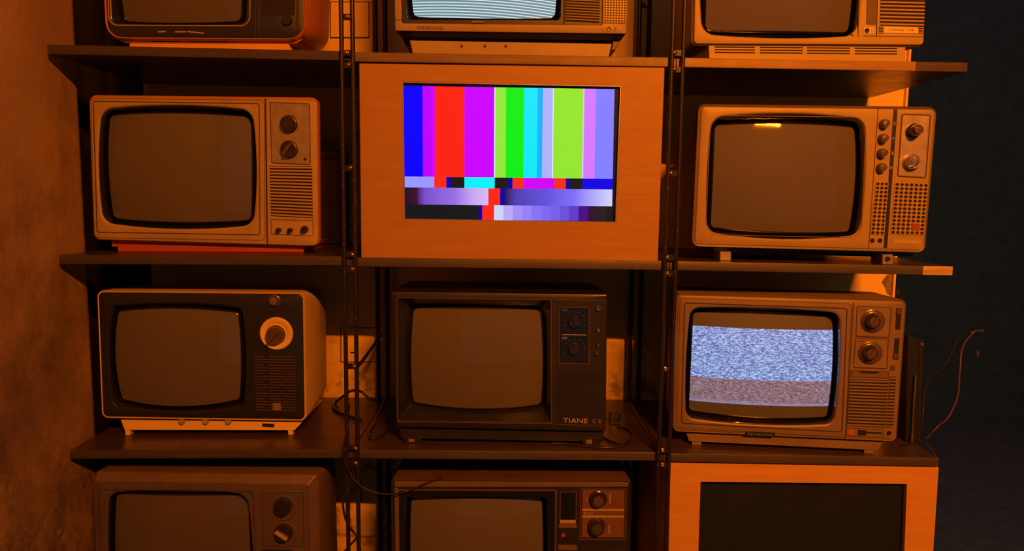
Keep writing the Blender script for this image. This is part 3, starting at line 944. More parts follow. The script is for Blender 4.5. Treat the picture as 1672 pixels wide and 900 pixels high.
fr.slab('name_strip', [(417, 500), (484, 501), (484, 512), (417, 511)], 0.0005, -0.0005, M['dark_brown'])
fr.knob(447, 491.5, 9, 0.010, M['knob_brown'], skirt=1.1, cap_mat=M['chrome'])
x, z = fr.p(451, 545, -0.003)
mb = MB()
rr = 27 * fr.px(451, 545)
mb.lathe(x, z, 0.0, [(rr, 0), (rr, 0.0025), (rr * 0.94, 0.005), (rr * 0.75, 0.004), (rr * 0.62, 0.001), (rr * 0.3, 0.001)], 40)
mb.build('dial_ring', M['cream_base'], fr.e)
fr.knob(448, 548, 16, 0.020, M['knob_brown'], angle=228, bar_mat=M['brown'], y0=-0.001)
g2 = [[(0, 0.22), (0.34, 0.72), (0.76, 1)], [(0, 0.3), (0.33, 1)], [(0.0, 0.6), (0.66, 1)]]
fr.slats([(416, 580), (482, 580.5), (483.5, 673), (418, 671.5)], 20, M['brown'], M['black'], duty=0.28, proud=0.0012, gaps=g2)
fr.slab('square_badge', [(445, 658.5), (458.5, 659), (458.5, 671), (445, 670.5)], 0, -0.002, M['tan3'])
q = fr.q([(197, 686), (493, 690), (481, 703), (203, 702.5)], 0.012)
mb = MB(); mb.slab(q, 0.20, 0.012, 0.001); mb.build('base', M['cream_base'], fr.e)
for x0 in (203.5, 469.5):
    q = fr.q([(x0, 701), (x0 + 8.5, 701), (x0 + 8, 709), (x0 + 1, 709)], 0.013)
    q = [q[0], q[1], (q[2][0], 0), (q[3][0], 0)]
    mb = MB(); mb.slab(q, 0.03, 0.013, 0.0008); mb.build('foot', M['cream_base'], fr.e)
for x0 in (296, 335, 372):
    x, z = fr.p(x0, 688.5, 0.006)
    mb = MB(); mb.lathe(x, z, 0.014, [(0.007, 0), (0.007, 0.008), (0.006, 0.010)], 20); mb.build('knob', M['tan'], fr.e)
q = fr.q([(428, 691.5), (448, 692.3), (447.5, 698), (428, 697.3)], 0.011)
mb = MB(); mb.slab(q, 0.013, 0.0112); mb.build('slide_switch', M['black'], fr.e)
tag(fr.e, 'television with black front, pale cream dial and cream cabinet on small feet', 'television', GTV)

# ---- row 3, middle: dark brown set
fr = tv_frame(2, 1, -0.02, 0.035, -1.0)
P = [(638, 476), (991.5, 481), (989.5, 705), (647, 698)]
shell(fr, P, M['dark_brown'], 0.003, [(0.003, 0, 0, 0, 0, 0.003), (0.006, 0.0, 0.0, 0.0, 0.0, 0.004), (0.12, 0.002, 0.002, -0.001, 0.004, 0.006), (0.20, 0.006, 0.006, 0.0, 0.006, 0.01), (0.31, 0.07, 0.07, 0.07, 0.04, 0.02)])
HO = [(650, 488), (898, 491.5), (898.5, 689.5), (651, 686.5)]
face(fr, P, 0.003, HO, 0.003, (0, 0, 0, 0), M['dark_brown'], lip=0.001)
SC = [(674, 505), (882.5, 509), (884, 663), (673, 660)]
tube_screen(fr, HO, 0.003, (0, 0, 0, 0), SC, 0.011, (2, 3, 6, 3), 0.035, M['glass'], surround=M['black'], lip=0.001, bulge=0.014)
fr.seam([(647.5, 485.5), (901, 489), (901.5, 692.5), (648.5, 689.5)], 1.2, 0.002, mat=M['brown'])
fr.line((905.5, 490), (905, 700), 1.6)
fr.line((906, 489), (990, 491), 1.2, mat=M['brown'])
fr.slab('dial_window', [(915, 503), (961, 503.5), (960.5, 593.5), (913.5, 592)], 0.0005, -0.0008, M['gasket'], r=0.003)
fr.seam([(913.5, 501.5), (962.5, 502), (962, 595), (912, 593.5)], 1.0, 0.004, mat=M['brown'], y=-0.0003)
for cx, cy in ((938, 526), (938, 571)):
    fr.knob(cx, cy, 11, 0.010, M['knob'], y0=-0.0008, angle=120 if cy < 540 else 90, bar_mat=M['knob'])
    mb = MB()
    for k in range(9):
        a = math.radians(200 - k * 27)
        x, z = fr.p(cx + 17 * math.cos(a), cy - 17 * math.sin(a), -0.001)
        mb.lathe(x, z, -0.0008, [(0.0009, 0), (0.0009, 0.0004)], 8)
    mb.build('channel_marks', M['tick_dim'], fr.host(cx, cy))
fr.text('VHF', [(917, 504.6), (926, 504.8), (926, 508), (917, 507.8)], M['tick_dim'], y=-0.0008, depth=0.0003)
fr.text('UHF', [(917, 550), (926, 550.2), (926, 554), (917, 553.8)], M['tick'], y=-0.0008, depth=0.0003)
fr.line((918, 546.5), (957, 547), 0.9, 'print_line', M['tick'], y=-0.0008)
fr.knob(977, 503.5, 5, 0.006, M['brass'])
fr.slab('slider_slot', [(972.5, 517), (981, 517), (980.5, 588), (972, 587.5)], 0.0005, -0.0004, M['slot'], r=0.002)
for x, y, m in ((977, 539, 'chrome'), (976.5, 563.5, 'brass'), (974.5, 577, 'brass')):
    fr.knob(x, y, 3.2, 0.006, M[m], y0=-0.0004)
fr.slats([(911, 603.5), (988.5, 604.5), (987.5, 682.5), (910.5, 680.5)], 23, M['dark_brown'], M['black'], duty=0.5, proud=0.0012)
fr.text('TIANE', [(919.6, 682.8), (959.5, 683.6), (959.5, 691), (919.6, 690.2)], M['tick'], y=0, depth=0.001)
fr.text('C 6', [(967.5, 684), (981.5, 684.4), (981.5, 691.4), (967.5, 691)], M['tick_dim'], y=0, depth=0.0008)
fr.line((910, 693.6), (988, 695.4), 0.9, mat=M['brown'])
q = fr.q([(652, 699), (986, 706), (984, 722), (655, 716)], 0.012)
mb = MB(); mb.slab(q, 0.22, 0.012, 0.001); mb.build('base', M['dark_brown'], fr.e)
for x0 in (660, 950):
    q = fr.q([(x0, 714), (x0 + 28, 714), (x0 + 27, 724), (x0 + 1, 724)], 0.010)
    q = [q[0], q[1], (q[2][0], 0), (q[3][0], 0)]
    mb = MB(); mb.slab(q, 0.03, 0.010, 0.001)
    qq = lerpq(q, 0.25, 0.3, 0.6, 0.8)
    mb.slab(qq, 0.0105, 0.0094, 0, 1)
    mb.build('foot', [M['dark_brown'], M['tan3']], fr.e)
tag(fr.e, 'dark brown television lettered TIANE, below the colour bar screen', 'television', GTV)

# ---- row 3, right: tan set showing static
fr = tv_frame(2, 2, 0.61, 0.025, -5.5)
P = [(1107, 482), (1478.5, 492.5), (1462, 719.5), (1101.5, 703)]
shell(fr, P, M['tan3'], 0.012, [(0.003, 0.0, 0.0, 0.0, 0.0, 0.011), (0.001, -0.003, -0.002, -0.003, -0.002, 0.013), (0.006, -0.0048, -0.0036, -0.0045, -0.003, 0.014), (0.14, -0.003, 0.002, -0.002, 0.0, 0.016),
      (0.19, 0.01, 0.012, 0.004, 0.006, 0.02), (0.30, 0.10, 0.09, 0.07, 0.04, 0.03)])
HO = [(1127, 502.5), (1373, 511), (1362.5, 694), (1119.5, 684)]
HB = (3, 3, 5, 3)
face(fr, P, 0.010, HO, 0.022, HB, M['tan3'], lip=0.004)
SC = [(1134, 511.5), (1363, 520), (1354, 684.5), (1126.5, 673)]
scr = tube_screen(fr, HO, 0.022, HB, SC, 0.009, (2.5, 2, 3, 1), 0.014, None, bulge=0.014)
t = NT('tube_showing_static')
tc = t.node('ShaderNodeTexCoord')
sep = t.node('ShaderNodeSeparateXYZ')
t.link(tc.outputs['Object'], sep.inputs[0])
X, Z = sep.outputs[0], sep.outputs[2]
jit = t.math('MULTIPLY', t.math('SUBTRACT', t.noise(t.coords((40, 40, 900)), 3, 2), 0.5), 0.004)
def below(pa, pb):
    a, b = fr.p(*pa, 0.005), fr.p(*pb, 0.005)
    k = (b[1] - a[1]) / (b[0] - a[0])
    # positive below the line
    return t.math('SUBTRACT', t.math('ADD', t.math('MULTIPLY', X, k), a[1] - k * a[0]), Z)
d0 = below((1130, 534), (1362, 541.5))
d1 = below((1129, 617), (1358, 626))
d2 = below((1129, 658), (1355, 667.5))
m0 = t.math('MULTIPLY', t.math('ADD', d0, 0), 1500.0, True)
m1 = t.math('MULTIPLY', t.math('ADD', d1, 0), 1500.0, True)
m2 = t.math('MULTIPLY', t.math('ADD', d2, 0), 1500.0, True)
on = t.math('SUBTRACT', m0, m2, True)
edge_l = fr.p(1128, 600, 0.005)[0]
edge_r = fr.p(1359, 600, 0.005)[0]
na = t.noise(t.coords((120, 120, 480)), 1.0, 3, 0.7)
nb = t.noise(t.coords((330, 330, 1250)), 1.0, 2, 0.7)
ns = t.math('ADD', t.math('MULTIPLY', na, 0.55), t.math('MULTIPLY', nb, 0.45))
blue = t.ramp(ns, [(0.40, s2l((8, 42, 112))), (0.49, s2l((52, 124, 212))), (0.57, s2l((178, 222, 255)))])
grey = t.ramp(ns, [(0.38, s2l((62, 42, 52))), (0.50, s2l((104, 88, 104))), (0.62, s2l((165, 165, 195)))])
near_bottom = t.math('MULTIPLY', t.math('ADD', d2, 0.008), 130.0, True)
grey = t.mix(t.math('MULTIPLY', near_bottom, 0.6), grey, s2l((130, 150, 200)))
pink = t.math('SUBTRACT', 1.0, t.math('MULTIPLY', t.math('ABSOLUTE', d1), 1400.0), True)
c = t.mix(m1, blue, grey)
c = t.mix(t.math('MULTIPLY', pink, 0.5), c, s2l((140, 40, 120)))
t.link(c, t.b.inputs['Emission Color'])
t.link(t.math('MULTIPLY', on, 0.95), t.b.inputs['Emission Strength'])
t.b.inputs['Base Color'].default_value = (0.11, 0.12, 0.12, 1)
t.b.inputs['Roughness'].default_value = 0.6
t.b.inputs['Coat Weight'].default_value = 1.0
scr.data.materials[0] = t.m
fr.seam([(1117, 494), (1384, 503), (1375.5, 706.5), (1111.5, 692)], 1.8, 0.007)
fr.seam([(1110, 486.5), (1391, 496), (1381, 715), (1104.5, 699)], 1.0, 0.008, mat=M['brown'])
fr.line((1393.5, 494), (1380.5, 716), 1.6)
for B_, k in (([(1400, 501), (1455, 503), (1451, 551), (1398, 549)], (1426, 525)), ([(1397.5, 553), (1450, 554.5), (1447.5, 602), (1394, 600)], (1422, 577))):
    fr.slab('knob_plate', B_, 0.0005, -0.0012, M['tan3'], r=0.002)
    fr.seam([(B_[0][0] - 1.2, B_[0][1] - 1.2), (B_[1][0] + 1.2, B_[1][1] - 1.2), (B_[2][0] + 1.2, B_[2][1] + 1.2), (B_[3][0] - 1.2, B_[3][1] + 1.2)], 1.3, 0.003)
    fr.knob(k[0], k[1], 20, 0.007, M['knob_brown'], y0=-0.0012, name='dial_skirt')
    fr.knob(k[0], k[1], 13, 0.014, M['knob'], y0=-0.006, angle=60, cap_mat=M['knob_brown'], bar_mat=M['knob_brown'])
fr.text('VHF', [(1402, 504.6), (1413, 505), (1413, 508), (1402, 507.6)], M['brown'], y=-0.0012, depth=0.0003)
fr.text('UHF', [(1400, 556), (1411, 556.3), (1411, 559.4), (1400, 559)], M['brown'], y=-0.0012, depth=0.0003)
fr.slab('slider_slot', [(1463.5, 503), (1473, 503.5), (1470.5, 539), (1461.5, 538.5)], 0.0005, -0.0005, M['slot'], r=0.001)
fr.slab('slider_slot', [(1460.5, 552), (1469.5, 552.5), (1467, 588), (1458, 587.5)], 0.0005, -0.0005, M['slot'], r=0.001)
fr.slab('slider', [(1465, 505), (1472, 505.3), (1471, 514), (1464, 513.7)], 0, -0.004, M['knob_brown'])
fr.slab('slider', [(1459.5, 578), (1467, 578.3), (1466, 586), (1458.8, 585.7)], 0, -0.004, M['knob_brown'])
fr.slab('push_button', [(1455, 597), (1462.5, 597.4), (1462, 605), (1454.5, 604.7)], 0, -0.003, M['brown'])
fr.slab('recess_bar', [(1389, 604.5), (1452, 607), (1450.5, 618), (1388, 616)], 0.0005, -0.0006, M['tan_dark'])
fr.seam([(1389, 604.5), (1452, 607), (1450.5, 618), (1388, 616)], 1.0, 0.001, y=-0.0006)
fr.slab('finger_slot', [(1400, 605.5), (1438, 607), (1431, 611), (1407, 610)], 0, -0.0012, M['slot'])
fr.slats([(1387.5, 619), (1450.5, 621), (1446.5, 698.5), (1382.5, 696)], 15, M['tan3'], duty=0.5)
fr.slats([(1452, 615), (1463, 615.5), (1458.5, 699), (1447.5, 698.5)], 16, M['tan3'], duty=0.5, name='side_grille')
fr.seam([(1382, 699), (1443, 701.5), (1442, 715), (1381, 712)], 1.0, 0.001)
fr.slab('red_mark', [(1385, 702), (1395, 702.4), (1394.5, 712), (1384.5, 711.6)], 0.0, -0.0006, M['red_base'])
fr.slab('slide_track', [(1401, 704.5), (1440, 706), (1440, 709.3), (1401, 708)], 0.0, -0.0004, M['slot'])
fr.slab('slider', [(1402, 702.8), (1415, 703.3), (1415, 711), (1402, 710.5)], 0, -0.004, M['knob'], r=0.002)
fr.knob(1452, 707.5, 4, 0.003, M['knob'], name='socket')
fr.slab('badge', [(1217.5, 704.6), (1265, 706.8), (1264.5, 713.8), (1217, 711.8)], 0.0005, -0.001, M['black'])
fr.text('PENSSON', [(1221, 706.4), (1261, 708.2), (1260.5, 712.4), (1220.5, 710.6)], M['tick_dim'], y=-0.001, depth=0.0003)
q = fr.q([(1120, 706), (1443, 721), (1433, 738), (1125, 721.5)], 0.012)
q2 = [q[0], q[1], (q[2][0], 0.008), (q[3][0], 0.008)]
mb = MB(); mb.slab(q2, 0.2, 0.012, 0.001); mb.build('base', M['tan3'], fr.e)
for u in (0.02, 0.93):
    qq = lerpq(q2, u, 0.9, u + 0.05, 1.0)
    qq = [qq[0], qq[1], (qq[1][0], 0.0), (qq[0][0], 0.0)]
    mb = MB(); mb.slab(qq, 0.04, 0.014); mb.build('foot', M['tan3'], fr.e)
tag(fr.e, 'tan television showing blue-white static on its tube', 'television', GTV)

# ---- row 4, left: tan-brown set with sloping frame
fr = tv_frame(3, 0, -0.64, 0.012)
P = [(152, 786), (503, 792), (511, 1035), (161, 1030)]
q = fr.q(P)
shell(fr, P, M['tan_dark'], 0.006, [(0.0005, 0, 0, 0, 0, 0.006), (0.002, -0.0005, -0.0005, -0.0005, -0.0005, 0.006), (0.014, 0.0, -0.015, -0.0165, -0.008, 0.004), (0.022, 0.002, -0.019, -0.0185, -0.01, 0.006),
      (0.10, 0.002, -0.022, -0.019, -0.01, 0.02), (0.17, 0.01, -0.018, -0.014, -0.005, 0.03), (0.23, 0.04, 0.03, 0.03, 0.02, 0.03), (0.31, 0.10, 0.10, 0.09, 0.06, 0.04)])
HO = [(176, 804), (404, 806.5), (417, 1000), (182, 997)]
HB = (4, 2, 4, 3)
face(fr, P, 0.005, HO, 0.026, HB, M['tan4'], lip=0.003, edge=0.001)
SC = [(185, 810), (402, 812.5), (410, 985), (190, 982)]
tube_screen(fr, HO, 0.026, HB, SC, 0.010, (1.5, 1, 3, 1), 0.012, M['glass_dim'])
fr.seam([(160, 799), (413, 802.5), (423, 1010), (168, 1008)], 1.4, 0.005)
fr.seam([(427, 804), (495.5, 804), (497, 893), (429, 892)], 1.1, 0.001)
fr.line((427, 803.6), (495, 803.4), 1.6, 'trim_strip', M['chrome'], proud=0.001)
for (x, y, a) in ((460, 829.5, 115), (461.5, 872.5, 145)):
    mb = MB()
    cx, cz = fr.p(x + 2, y, 0.0)
    rr = 22 * fr.px(x, y)
    mb.lathe(cx, cz, 0.0004, [(rr, 0), (rr, 0.0012), (rr * 0.93, 0.002), (rr * 0.8, 0.0012), (rr * 0.72, 0.0008)], 32)
    mb.build('dial_well', M['tan4'], fr.e)
    fr.knob(x, y, 15, 0.016, M['knob'], y0=-0.001, angle=a, bar_mat=M['knob'] if y < 850 else M['tan'])
fr.slab('name_strip', [(426, 898), (476, 898), (477, 910), (427, 910)], 0.0005, -0.001, M['black'])
fr.slats([(428, 915), (498, 915), (503, 1015), (432, 1015)], 18, M['tan4'], duty=0.5)
base(fr, [(190, 1035), (480, 1038), (480, 1060), (190, 1060)], M['brown'], 0.02, 0.2)
tag(fr.e, 'brown television with sloping cabinet edges, cut off by the bottom left of the picture', 'television', GTV)

# ---- row 4, middle: brown set with a reddish control plate
fr = tv_frame(3, 1, 0.0, 0.025)
P = [(640, 785.5), (1029, 787), (1024, 1040), (643, 1035)]
shell(fr, P, M['brown'], 0.008, [(0.003, 0, 0, 0, 0, 0.008), (0.0, -0.001, -0.001, -0.001, -0.001, 0.008), (0.006, -0.003, -0.003, -0.003, -0.003, 0.009), (0.16, 0.0, 0.0, 0.0, 0.0, 0.012), (0.2, 0.01, 0.01, 0.01, 0.01, 0.02), (0.31, 0.09, 0.09, 0.08, 0.06, 0.03)])
HO = [(652, 803.5), (905, 804), (903, 1003), (655, 1000)]
face(fr, P, 0.008, HO, 0.006, (0, 0, 0, 0), M['dark_brown'], edge=0.002)
SC = [(670.5, 815.5), (885, 816.5), (884, 985), (673, 982)]
tube_screen(fr, HO, 0.006, (0, 0, 0, 0), SC, 0.010, (2, 2, 3, 2), 0.022, M['glass'], mid=(0.55, 0.006))
fr.slab('top_strip', [(644, 786.5), (1026, 788), (1026, 795.5), (645, 795.5)], 0.0005, -0.0015, M['tan_dark'])
fr.slab('side_strip', [(644, 797), (650, 797), (653, 1020), (647, 1020)], 0.0005, -0.0015, M['tan_dark'])
fr.seam([(648.5, 799), (909, 799.5), (907.5, 1008), (651, 1005)], 2.6, 0.004, 'trim_ring', M['brown'], y=-0.0003)
fr.slab('display_window', [(917, 805), (939.5, 805), (939, 849.5), (916.5, 849)], 0.0005, -0.0008, M['gasket'])
fr.seam([(914.5, 802.5), (942, 802.5), (941, 857), (913.5, 857)], 1.2, 0.001, mat=M['brown'])
for a, b, c_, m in ((914, 940, (850.5, 855.5), 'tan'), (912, 942, (857.5, 863), 'tan_dark'), (911, 942, (891.5, 899.5), 'tan_dark')):
    fr.slab('push_bar', [(a, c_[0]), (b, c_[0]), (b, c_[1]), (a, c_[1])], 0, -0.004, M[m])
fr.knob(919.7, 874.5, 3.6, 0.0015, M['red_dot'], name='indicator')
fr.slab('control_plate', [(951, 801), (1020, 801.5), (1019, 878.5), (949.5, 878)], 0.0005, -0.001, M['red_plate'])
fr.seam([(947.5, 798), (1023.5, 798.5), (1022, 882), (946, 881.5)], 1.6, 0.001, mat=M['brown'])
for y0, y1 in ((831, 834.8), (842, 845.6)):
    fr.slab('plate_stripe', [(950.5, y0), (1019.5, y0 + 0.4), (1019.4, y1 + 0.4), (950.3, y1)], -0.0008, -0.0014, M['tan'])
fr.text('BOOST', [(954, 836.2), (968, 836.3), (968, 840.6), (954, 840.5)], M['tan'], y=-0.001, depth=0.0003)
fr.text('TONE', [(994, 836.6), (1009, 836.8), (1009, 841), (994, 840.8)], M['tan_dark'], y=-0.001, depth=0.0003)
fr.knob(977, 817.5, 14, 0.014, M['knob'], y0=-0.001, skirt=1.05, cap_mat=M['knob_brown'])
fr.knob(974.5, 862.5, 14, 0.018, M['knob'], y0=-0.001, skirt=1.05, cap_mat=M['brass'])
for x in (996, 994.5):
    y0 = 807 if x == 996 else 857
    fr.line((x, y0), (x, y0 + 15), 1.8, 'tick_mark', M['tan'], y=-0.001)
for y in (815.5, 860.5):
    fr.line((956, y), (959.5, y), 1.8, 'tick_mark', M['tan'], y=-0.001)
fr.slats([(947, 890), (1022, 891), (1019, 1015), (945, 1013)], 20, M['dark_brown'], duty=0.5)
base(fr, [(670, 1040), (1000, 1042), (1000, 1060), (670, 1060)], M['dark_brown'], 0.02, 0.2)
tag(fr.e, 'brown television with a reddish control plate, below the one lettered TIANE', 'television', GTV)

# ------------------------------------------------------------------ flat screens in plywood boxes
def ply_box(fr, P, O, depth, y=0.0, wood='ply'):
    q, o = fr.q(P, y), fr.q(O, y)
    q = [q[0], q[1], (q[2][0], max(q[2][1], 0.0)), (q[3][0], max(q[3][1], 0.0))]
    lp = lambda qq, yy: [(p[0], yy, p[1]) for p in qq]
    mb = MB()
    mb.loft([lp(q, y + 0.012), lp(q, y + 0.0006), lp(shrink(q, 0.0006), y), lp(shrink(o, -0.0004), y), lp(o, y + 0.0006), lp(o, y + 0.012), lp(q, y + 0.012)])
    mb.build('front_panel', M[wood], fr.e)
    mb = MB()
    for k in range(4):
        a, b = Vector(q[k]), Vector(q[(k + 1) % 4])
        qi = shrink(q, 0.012)
        c_, d = Vector(qi[(k + 1) % 4]), Vector(qi[k])
        mb.loft([[(p[0], yy, p[1]) for p in (a, b, c_, d)] for yy in (y + 0.0122, y + depth)], True, True)
    mb.build('box_side', M[wood], fr.e)
    mb = MB()
    mb.slab(q, y + depth + 0.006, y + depth)
    mb.build('back_panel', M[wood], fr.e)

zc, rolls = bz(1, 1, 0.0)
fr = Frame('boxed_flat_screen', (0.0, 0.003, zc + 0.0004), 0, rolls)
P = [(586.5, 103.6), (1085, 110.6), (1074, 426.5), (590, 420.8)]
O = [(656.8, 133.2), (1014.5, 140), (1006.3, 364.2), (659.8, 358.6)]
ply_box(fr, P, O, 0.385)
# black bezel behind the opening
D = 0.010
im = fr.q([(658.3, 140.3), (1003.4, 145.8), (998.9, 361.2), (660.2, 358.2)], D)
o2 = shrink(fr.q(O, D), -0.010)
mb = MB()
lp = lambda qq, yy: [(p[0], yy, p[1]) for p in qq]
mb.loft([lp(o2, D + 0.012), lp(o2, D - 0.0005), lp(im, D - 0.0005), lp(im, D + 0.003)])
mb.build('bezel', M['gasket'], fr.e)
o3 = fr.q(O, 0.0)
mb = MB()
mb.loft([lp(shrink(o3, 0.0002), 0.006), lp(shrink(o3, 0.0002), 0.0008), lp(shrink(o3, 0.0018), 0.0008), lp(shrink(o3, 0.0018), 0.006)])
mb.build('rim', M['silver'], fr.e)
cells = []
def cell(u0, v0, u1, v1, c0, c1=None):
    cells.append((u0, v0, u1, v1, c0, c1 or c0))
U = lambda x: (x - 200) / 888.0
U2 = lambda x: (x - 205) / 871.0
top = [(200, 281, (0, 0, 255)), (281, 318, (190, 0, 250)), (318, 333, (215, 0, 235)), (333, 457, (253, 36, 20)), (457, 583, (205, 0, 255)), (583, 587, (225, 235, 255)),
       (587, 632, (148, 232, 62)), (632, 708, (0, 238, 24)), (708, 765, (0, 232, 250)), (765, 787, (0, 178, 255)), (787, 829, (176, 178, 255)),
       (829, 833, (225, 235, 245)), (833, 957, (148, 230, 52)), (957, 962, (220, 200, 255)), (962, 1010, (216, 122, 255)), (1010, 1088, (130, 128, 255))]
V1, V2, V3 = 0.675, 0.757, 0.886
for a, b, c in top: cell(U(a), 0, U(b), V1, c)
for a, b, c in [(205, 331, (152, 152, 255)), (331, 381, (253, 40, 24)), (381, 402, (0, 0, 165)), (402, 457, (24, 24, 22)), (457, 583, (0, 240, 252)), (583, 638, (24, 24, 22)),
                (638, 658, (0, 0, 150)), (658, 705, (250, 45, 30)), (705, 832, (212, 0, 245)), (832, 880, (250, 45, 30)), (880, 900, (0, 0, 140)), (900, 950, (24, 24, 22)), (950, 1076, (0, 0, 225))]:
    cell(U2(a), V1, U2(b), V2, c)
def grad(x0, x1, stops, v0, v1):
    for (p0, c0), (p1, c1) in zip(stops[:-1], stops[1:]):
        cell(U2(x0 + (x1 - x0) * p0), v0, U2(x0 + (x1 - x0) * p1), v1, c0, c1)
grad(205, 557, [(0, (35, 15, 30)), (0.15, (62, 14, 52)), (0.25, (122, 80, 205)), (0.6, (150, 110, 228)), (0.85, (205, 172, 242)), (1, (212, 190, 245))], V2, V3)
cell(U2(557), V2, U2(606), V3, (253, 40, 24)); cell(U2(606), V2, U2(627), V3, (0, 0, 165))
grad(627, 1076, [(0, (40, 20, 70)), (0.10, (82, 62, 178)), (0.4, (98, 84, 222)), (0.65, (130, 112, 250)), (1, (210, 210, 250))], V2, V3)
cell(0, V3, U2(517), 1, (18, 22, 28)); cell(U2(517), V3, U2(532), 1, (0, 0, 160)); cell(U2(532), V3, U2(581), 1, (253, 40, 24))
st = [(206, 212, 252), (188, 168, 250), (164, 142, 250), (148, 130, 250), (134, 116, 246), (124, 106, 242), (118, 96, 232), (106, 82, 216), (96, 62, 202), (72, 12, 135), (50, 16, 50), (36, 30, 32)]
for k, c in enumerate(st):
    w0 = 581 + (1034 - 581) / 11.5 * k
    cell(U2(w0), V3, min(1, U2(w0 + 454 / 11.5)), 1, c)
cell(U2(581 + 454 / 11.5 * 12), V3, 1, 1, (24, 24, 26))
mb = MB()
for (u0, v0, u1, v1, c0, c1) in cells:
    qq = lerpq(im, u0, v0, u1, v1)
    mb.add([(qq[0][0], D, qq[0][1]), (qq[1][0], D, qq[1][1]), (qq[2][0], D, qq[2][1]), (qq[3][0], D, qq[3][1])], [(0, 3, 2, 1)])
t = NT('colour_bar_picture')
va = t.node('ShaderNodeVertexColor', layer_name='picture')
t.link(va.outputs[0], t.b.inputs['Emission Color'])
t.b.inputs['Emission Strength'].default_value = 1.0
t.b.inputs['Base Color'].default_value = (0.004, 0.006, 0.008, 1)
t.b.inputs['Specular IOR Level'].default_value = 0.2
t.b.inputs['Roughness'].default_value = 0.25
scr = mb.build('screen', t.m, fr.e)
ca = scr.data.color_attributes.new('picture', 'FLOAT_COLOR', 'CORNER')
for p, (u0, v0, u1, v1, c0, c1) in zip(scr.data.polygons, cells):
    for li in p.loop_indices:
        vi = scr.data.loops[li].vertex_index % 4
        c = c0 if vi in (0, 3) else c1
        ca.data[li].color = (*s2l(c), 1)
mb = MB(); qb = shrink(im, -0.002)
mb.slab(qb, D + 0.03, D + 0.002); mb.build('display_body', M['black'], fr.e)
tag(fr.e, 'flat screen showing colour test bars in an orange plywood box', 'flat screen', 'flat screens boxed in plywood')

zc, rolls = bz(3, 2, 0.6)
fr = Frame('boxed_flat_screen', (0.6, 0.003, zc + 0.0004), 0, 0)
P = [(1095, 756.5), (1533, 763.8), (1511, 1096), (1087, 1096)]
O = [(1144, 787), (1481, 790.6), (1472.5, 1010), (1137, 1008)]
ply_box(fr, P, O, 0.385, wood='ply_pale')
D = 0.016
o2 = shrink(fr.q(O, D), -0.010)
mb = MB()
mb.slab(o2, D + 0.03, D)
mb.build('screen', plain('dark_blank_display', (0.009, 0.014, 0.028), 0.5, grime=0.2, scale=3), fr.e)
tag(fr.e, 'blank dark flat screen in a plywood box at the lower right', 'flat screen', 'flat screens boxed in plywood')

# ------------------------------------------------------------------ cables and the things beside the static set
def cable(pts, r, label, cat='cable', name='power_cable', mat=None, group=None):
    """pts: (px, py, depth y)"""
    w = [at(x, y, d) for x, y, d in pts]
    mb = MB()
    mb.tube(spline(w), r, 8)
    return tag(mb.build(name, mat or M['cable'], angle=60), label, cat, group)

def shelf_y(px, py, zt):
    w = ray(px, py)
    return (CAM + w * ((zt - CAM.z) / w.z)).y
def on_shelf(pts, row, r):
    out = []
    for x, y in pts:
        w = ray(x, y)
        zt = bz(row, 0 if x < 580 else (1 if x < 1090 else 2), (at(x, y, 0.2)).x)[0] + r
        out.append((x, y, (CAM + w * ((zt - CAM.z) / w.z)).y))
    return out
r = 0.0035
cable(on_shelf([(590, 686), (575, 681), (552, 673), (544, 664), (548, 657)], 2, r) + [(562, 646, 0.30), (575, 638, 0.31), (590, 640, 0.30), (604, 652, 0.30), (620, 655, 0.31)], r,
      'black cable looping on the shelf behind the left front post')
cable([(636, 636, 0.30), (624, 664, 0.24)] + on_shelf([(611, 694), (603, 706), (606, 716), (622, 712), (634, 700)], 2, r), r,
      'black cable bunched beside the left side of the dark brown television')
mb = MB()
a, b = at(622, 548, 0.372), at(590, 592, 0.05)
mb.tube([a, a.lerp(b, 0.5), b, at(582, 601, -0.006)], 0.0045, 6)
tag(mb.build('strap', M['cable']), 'flat dark strap slanting from the rear post to the left front post', 'strap')
cable([(571, 660, 0.02), (566, 700, -0.016), (561, 738, -0.02), (569, 768, -0.022), (588, 793, -0.024), (615, 805, -0.02), (642, 807, -0.008), (662, 803, 0.014), (690, 792, 0.018), (722, 780, 0.024)], 0.0018,
      'thin cable hanging past the left post onto the bottom middle television')
cable([(566, 800, -0.020), (560, 822, -0.022), (565, 850, -0.022), (576, 868, -0.022), (583, 876, -0.022), (574, 888, -0.022), (560, 905, -0.022), (548, 940, -0.02)], 0.0024,
      'black cable kinking across the foot of the left front post')
cable(on_shelf([(900, 724), (925, 725), (950, 728), (985, 731), (1012, 729), (1028, 720), (1033, 711), (1024, 701), (1008, 697)], 2, 0.0028), 0.0028,
      'black cable looping in front of the dark brown television')
cable(on_shelf([(985, 714), (1000, 722), (1018, 727)], 2, 0.0028), 0.0025, 'short black cable end lying inside the loop beside the dark brown television')
# black plug block
zt = bz(2, 1, 0.23)[0]
pw = at(1000, 695, 0.0); w = ray(1000, 694); pw = CAM + w * ((zt - CAM.z) / w.z)
fr = Frame('plug_block', (pw.x + 0.004, pw.y, zt + 0.0002))
mb = MB(); mb.slab([(-0.010, 0.030), (0.012, 0.030), (0.012, 0), (-0.010, 0)], 0.03, 0, 0.002); mb.build('body', M['black'], fr.e)
mb = MB(); mb.slab([(0.0122, 0.022), (0.020, 0.018), (0.020, 0.010), (0.0122, 0.006)], 0.022, 0.006, 0.001); mb.build('strain_relief', M['black'], fr.e)
tag(fr.e, 'black plug block on the shelf right of the dark brown television', 'plug')
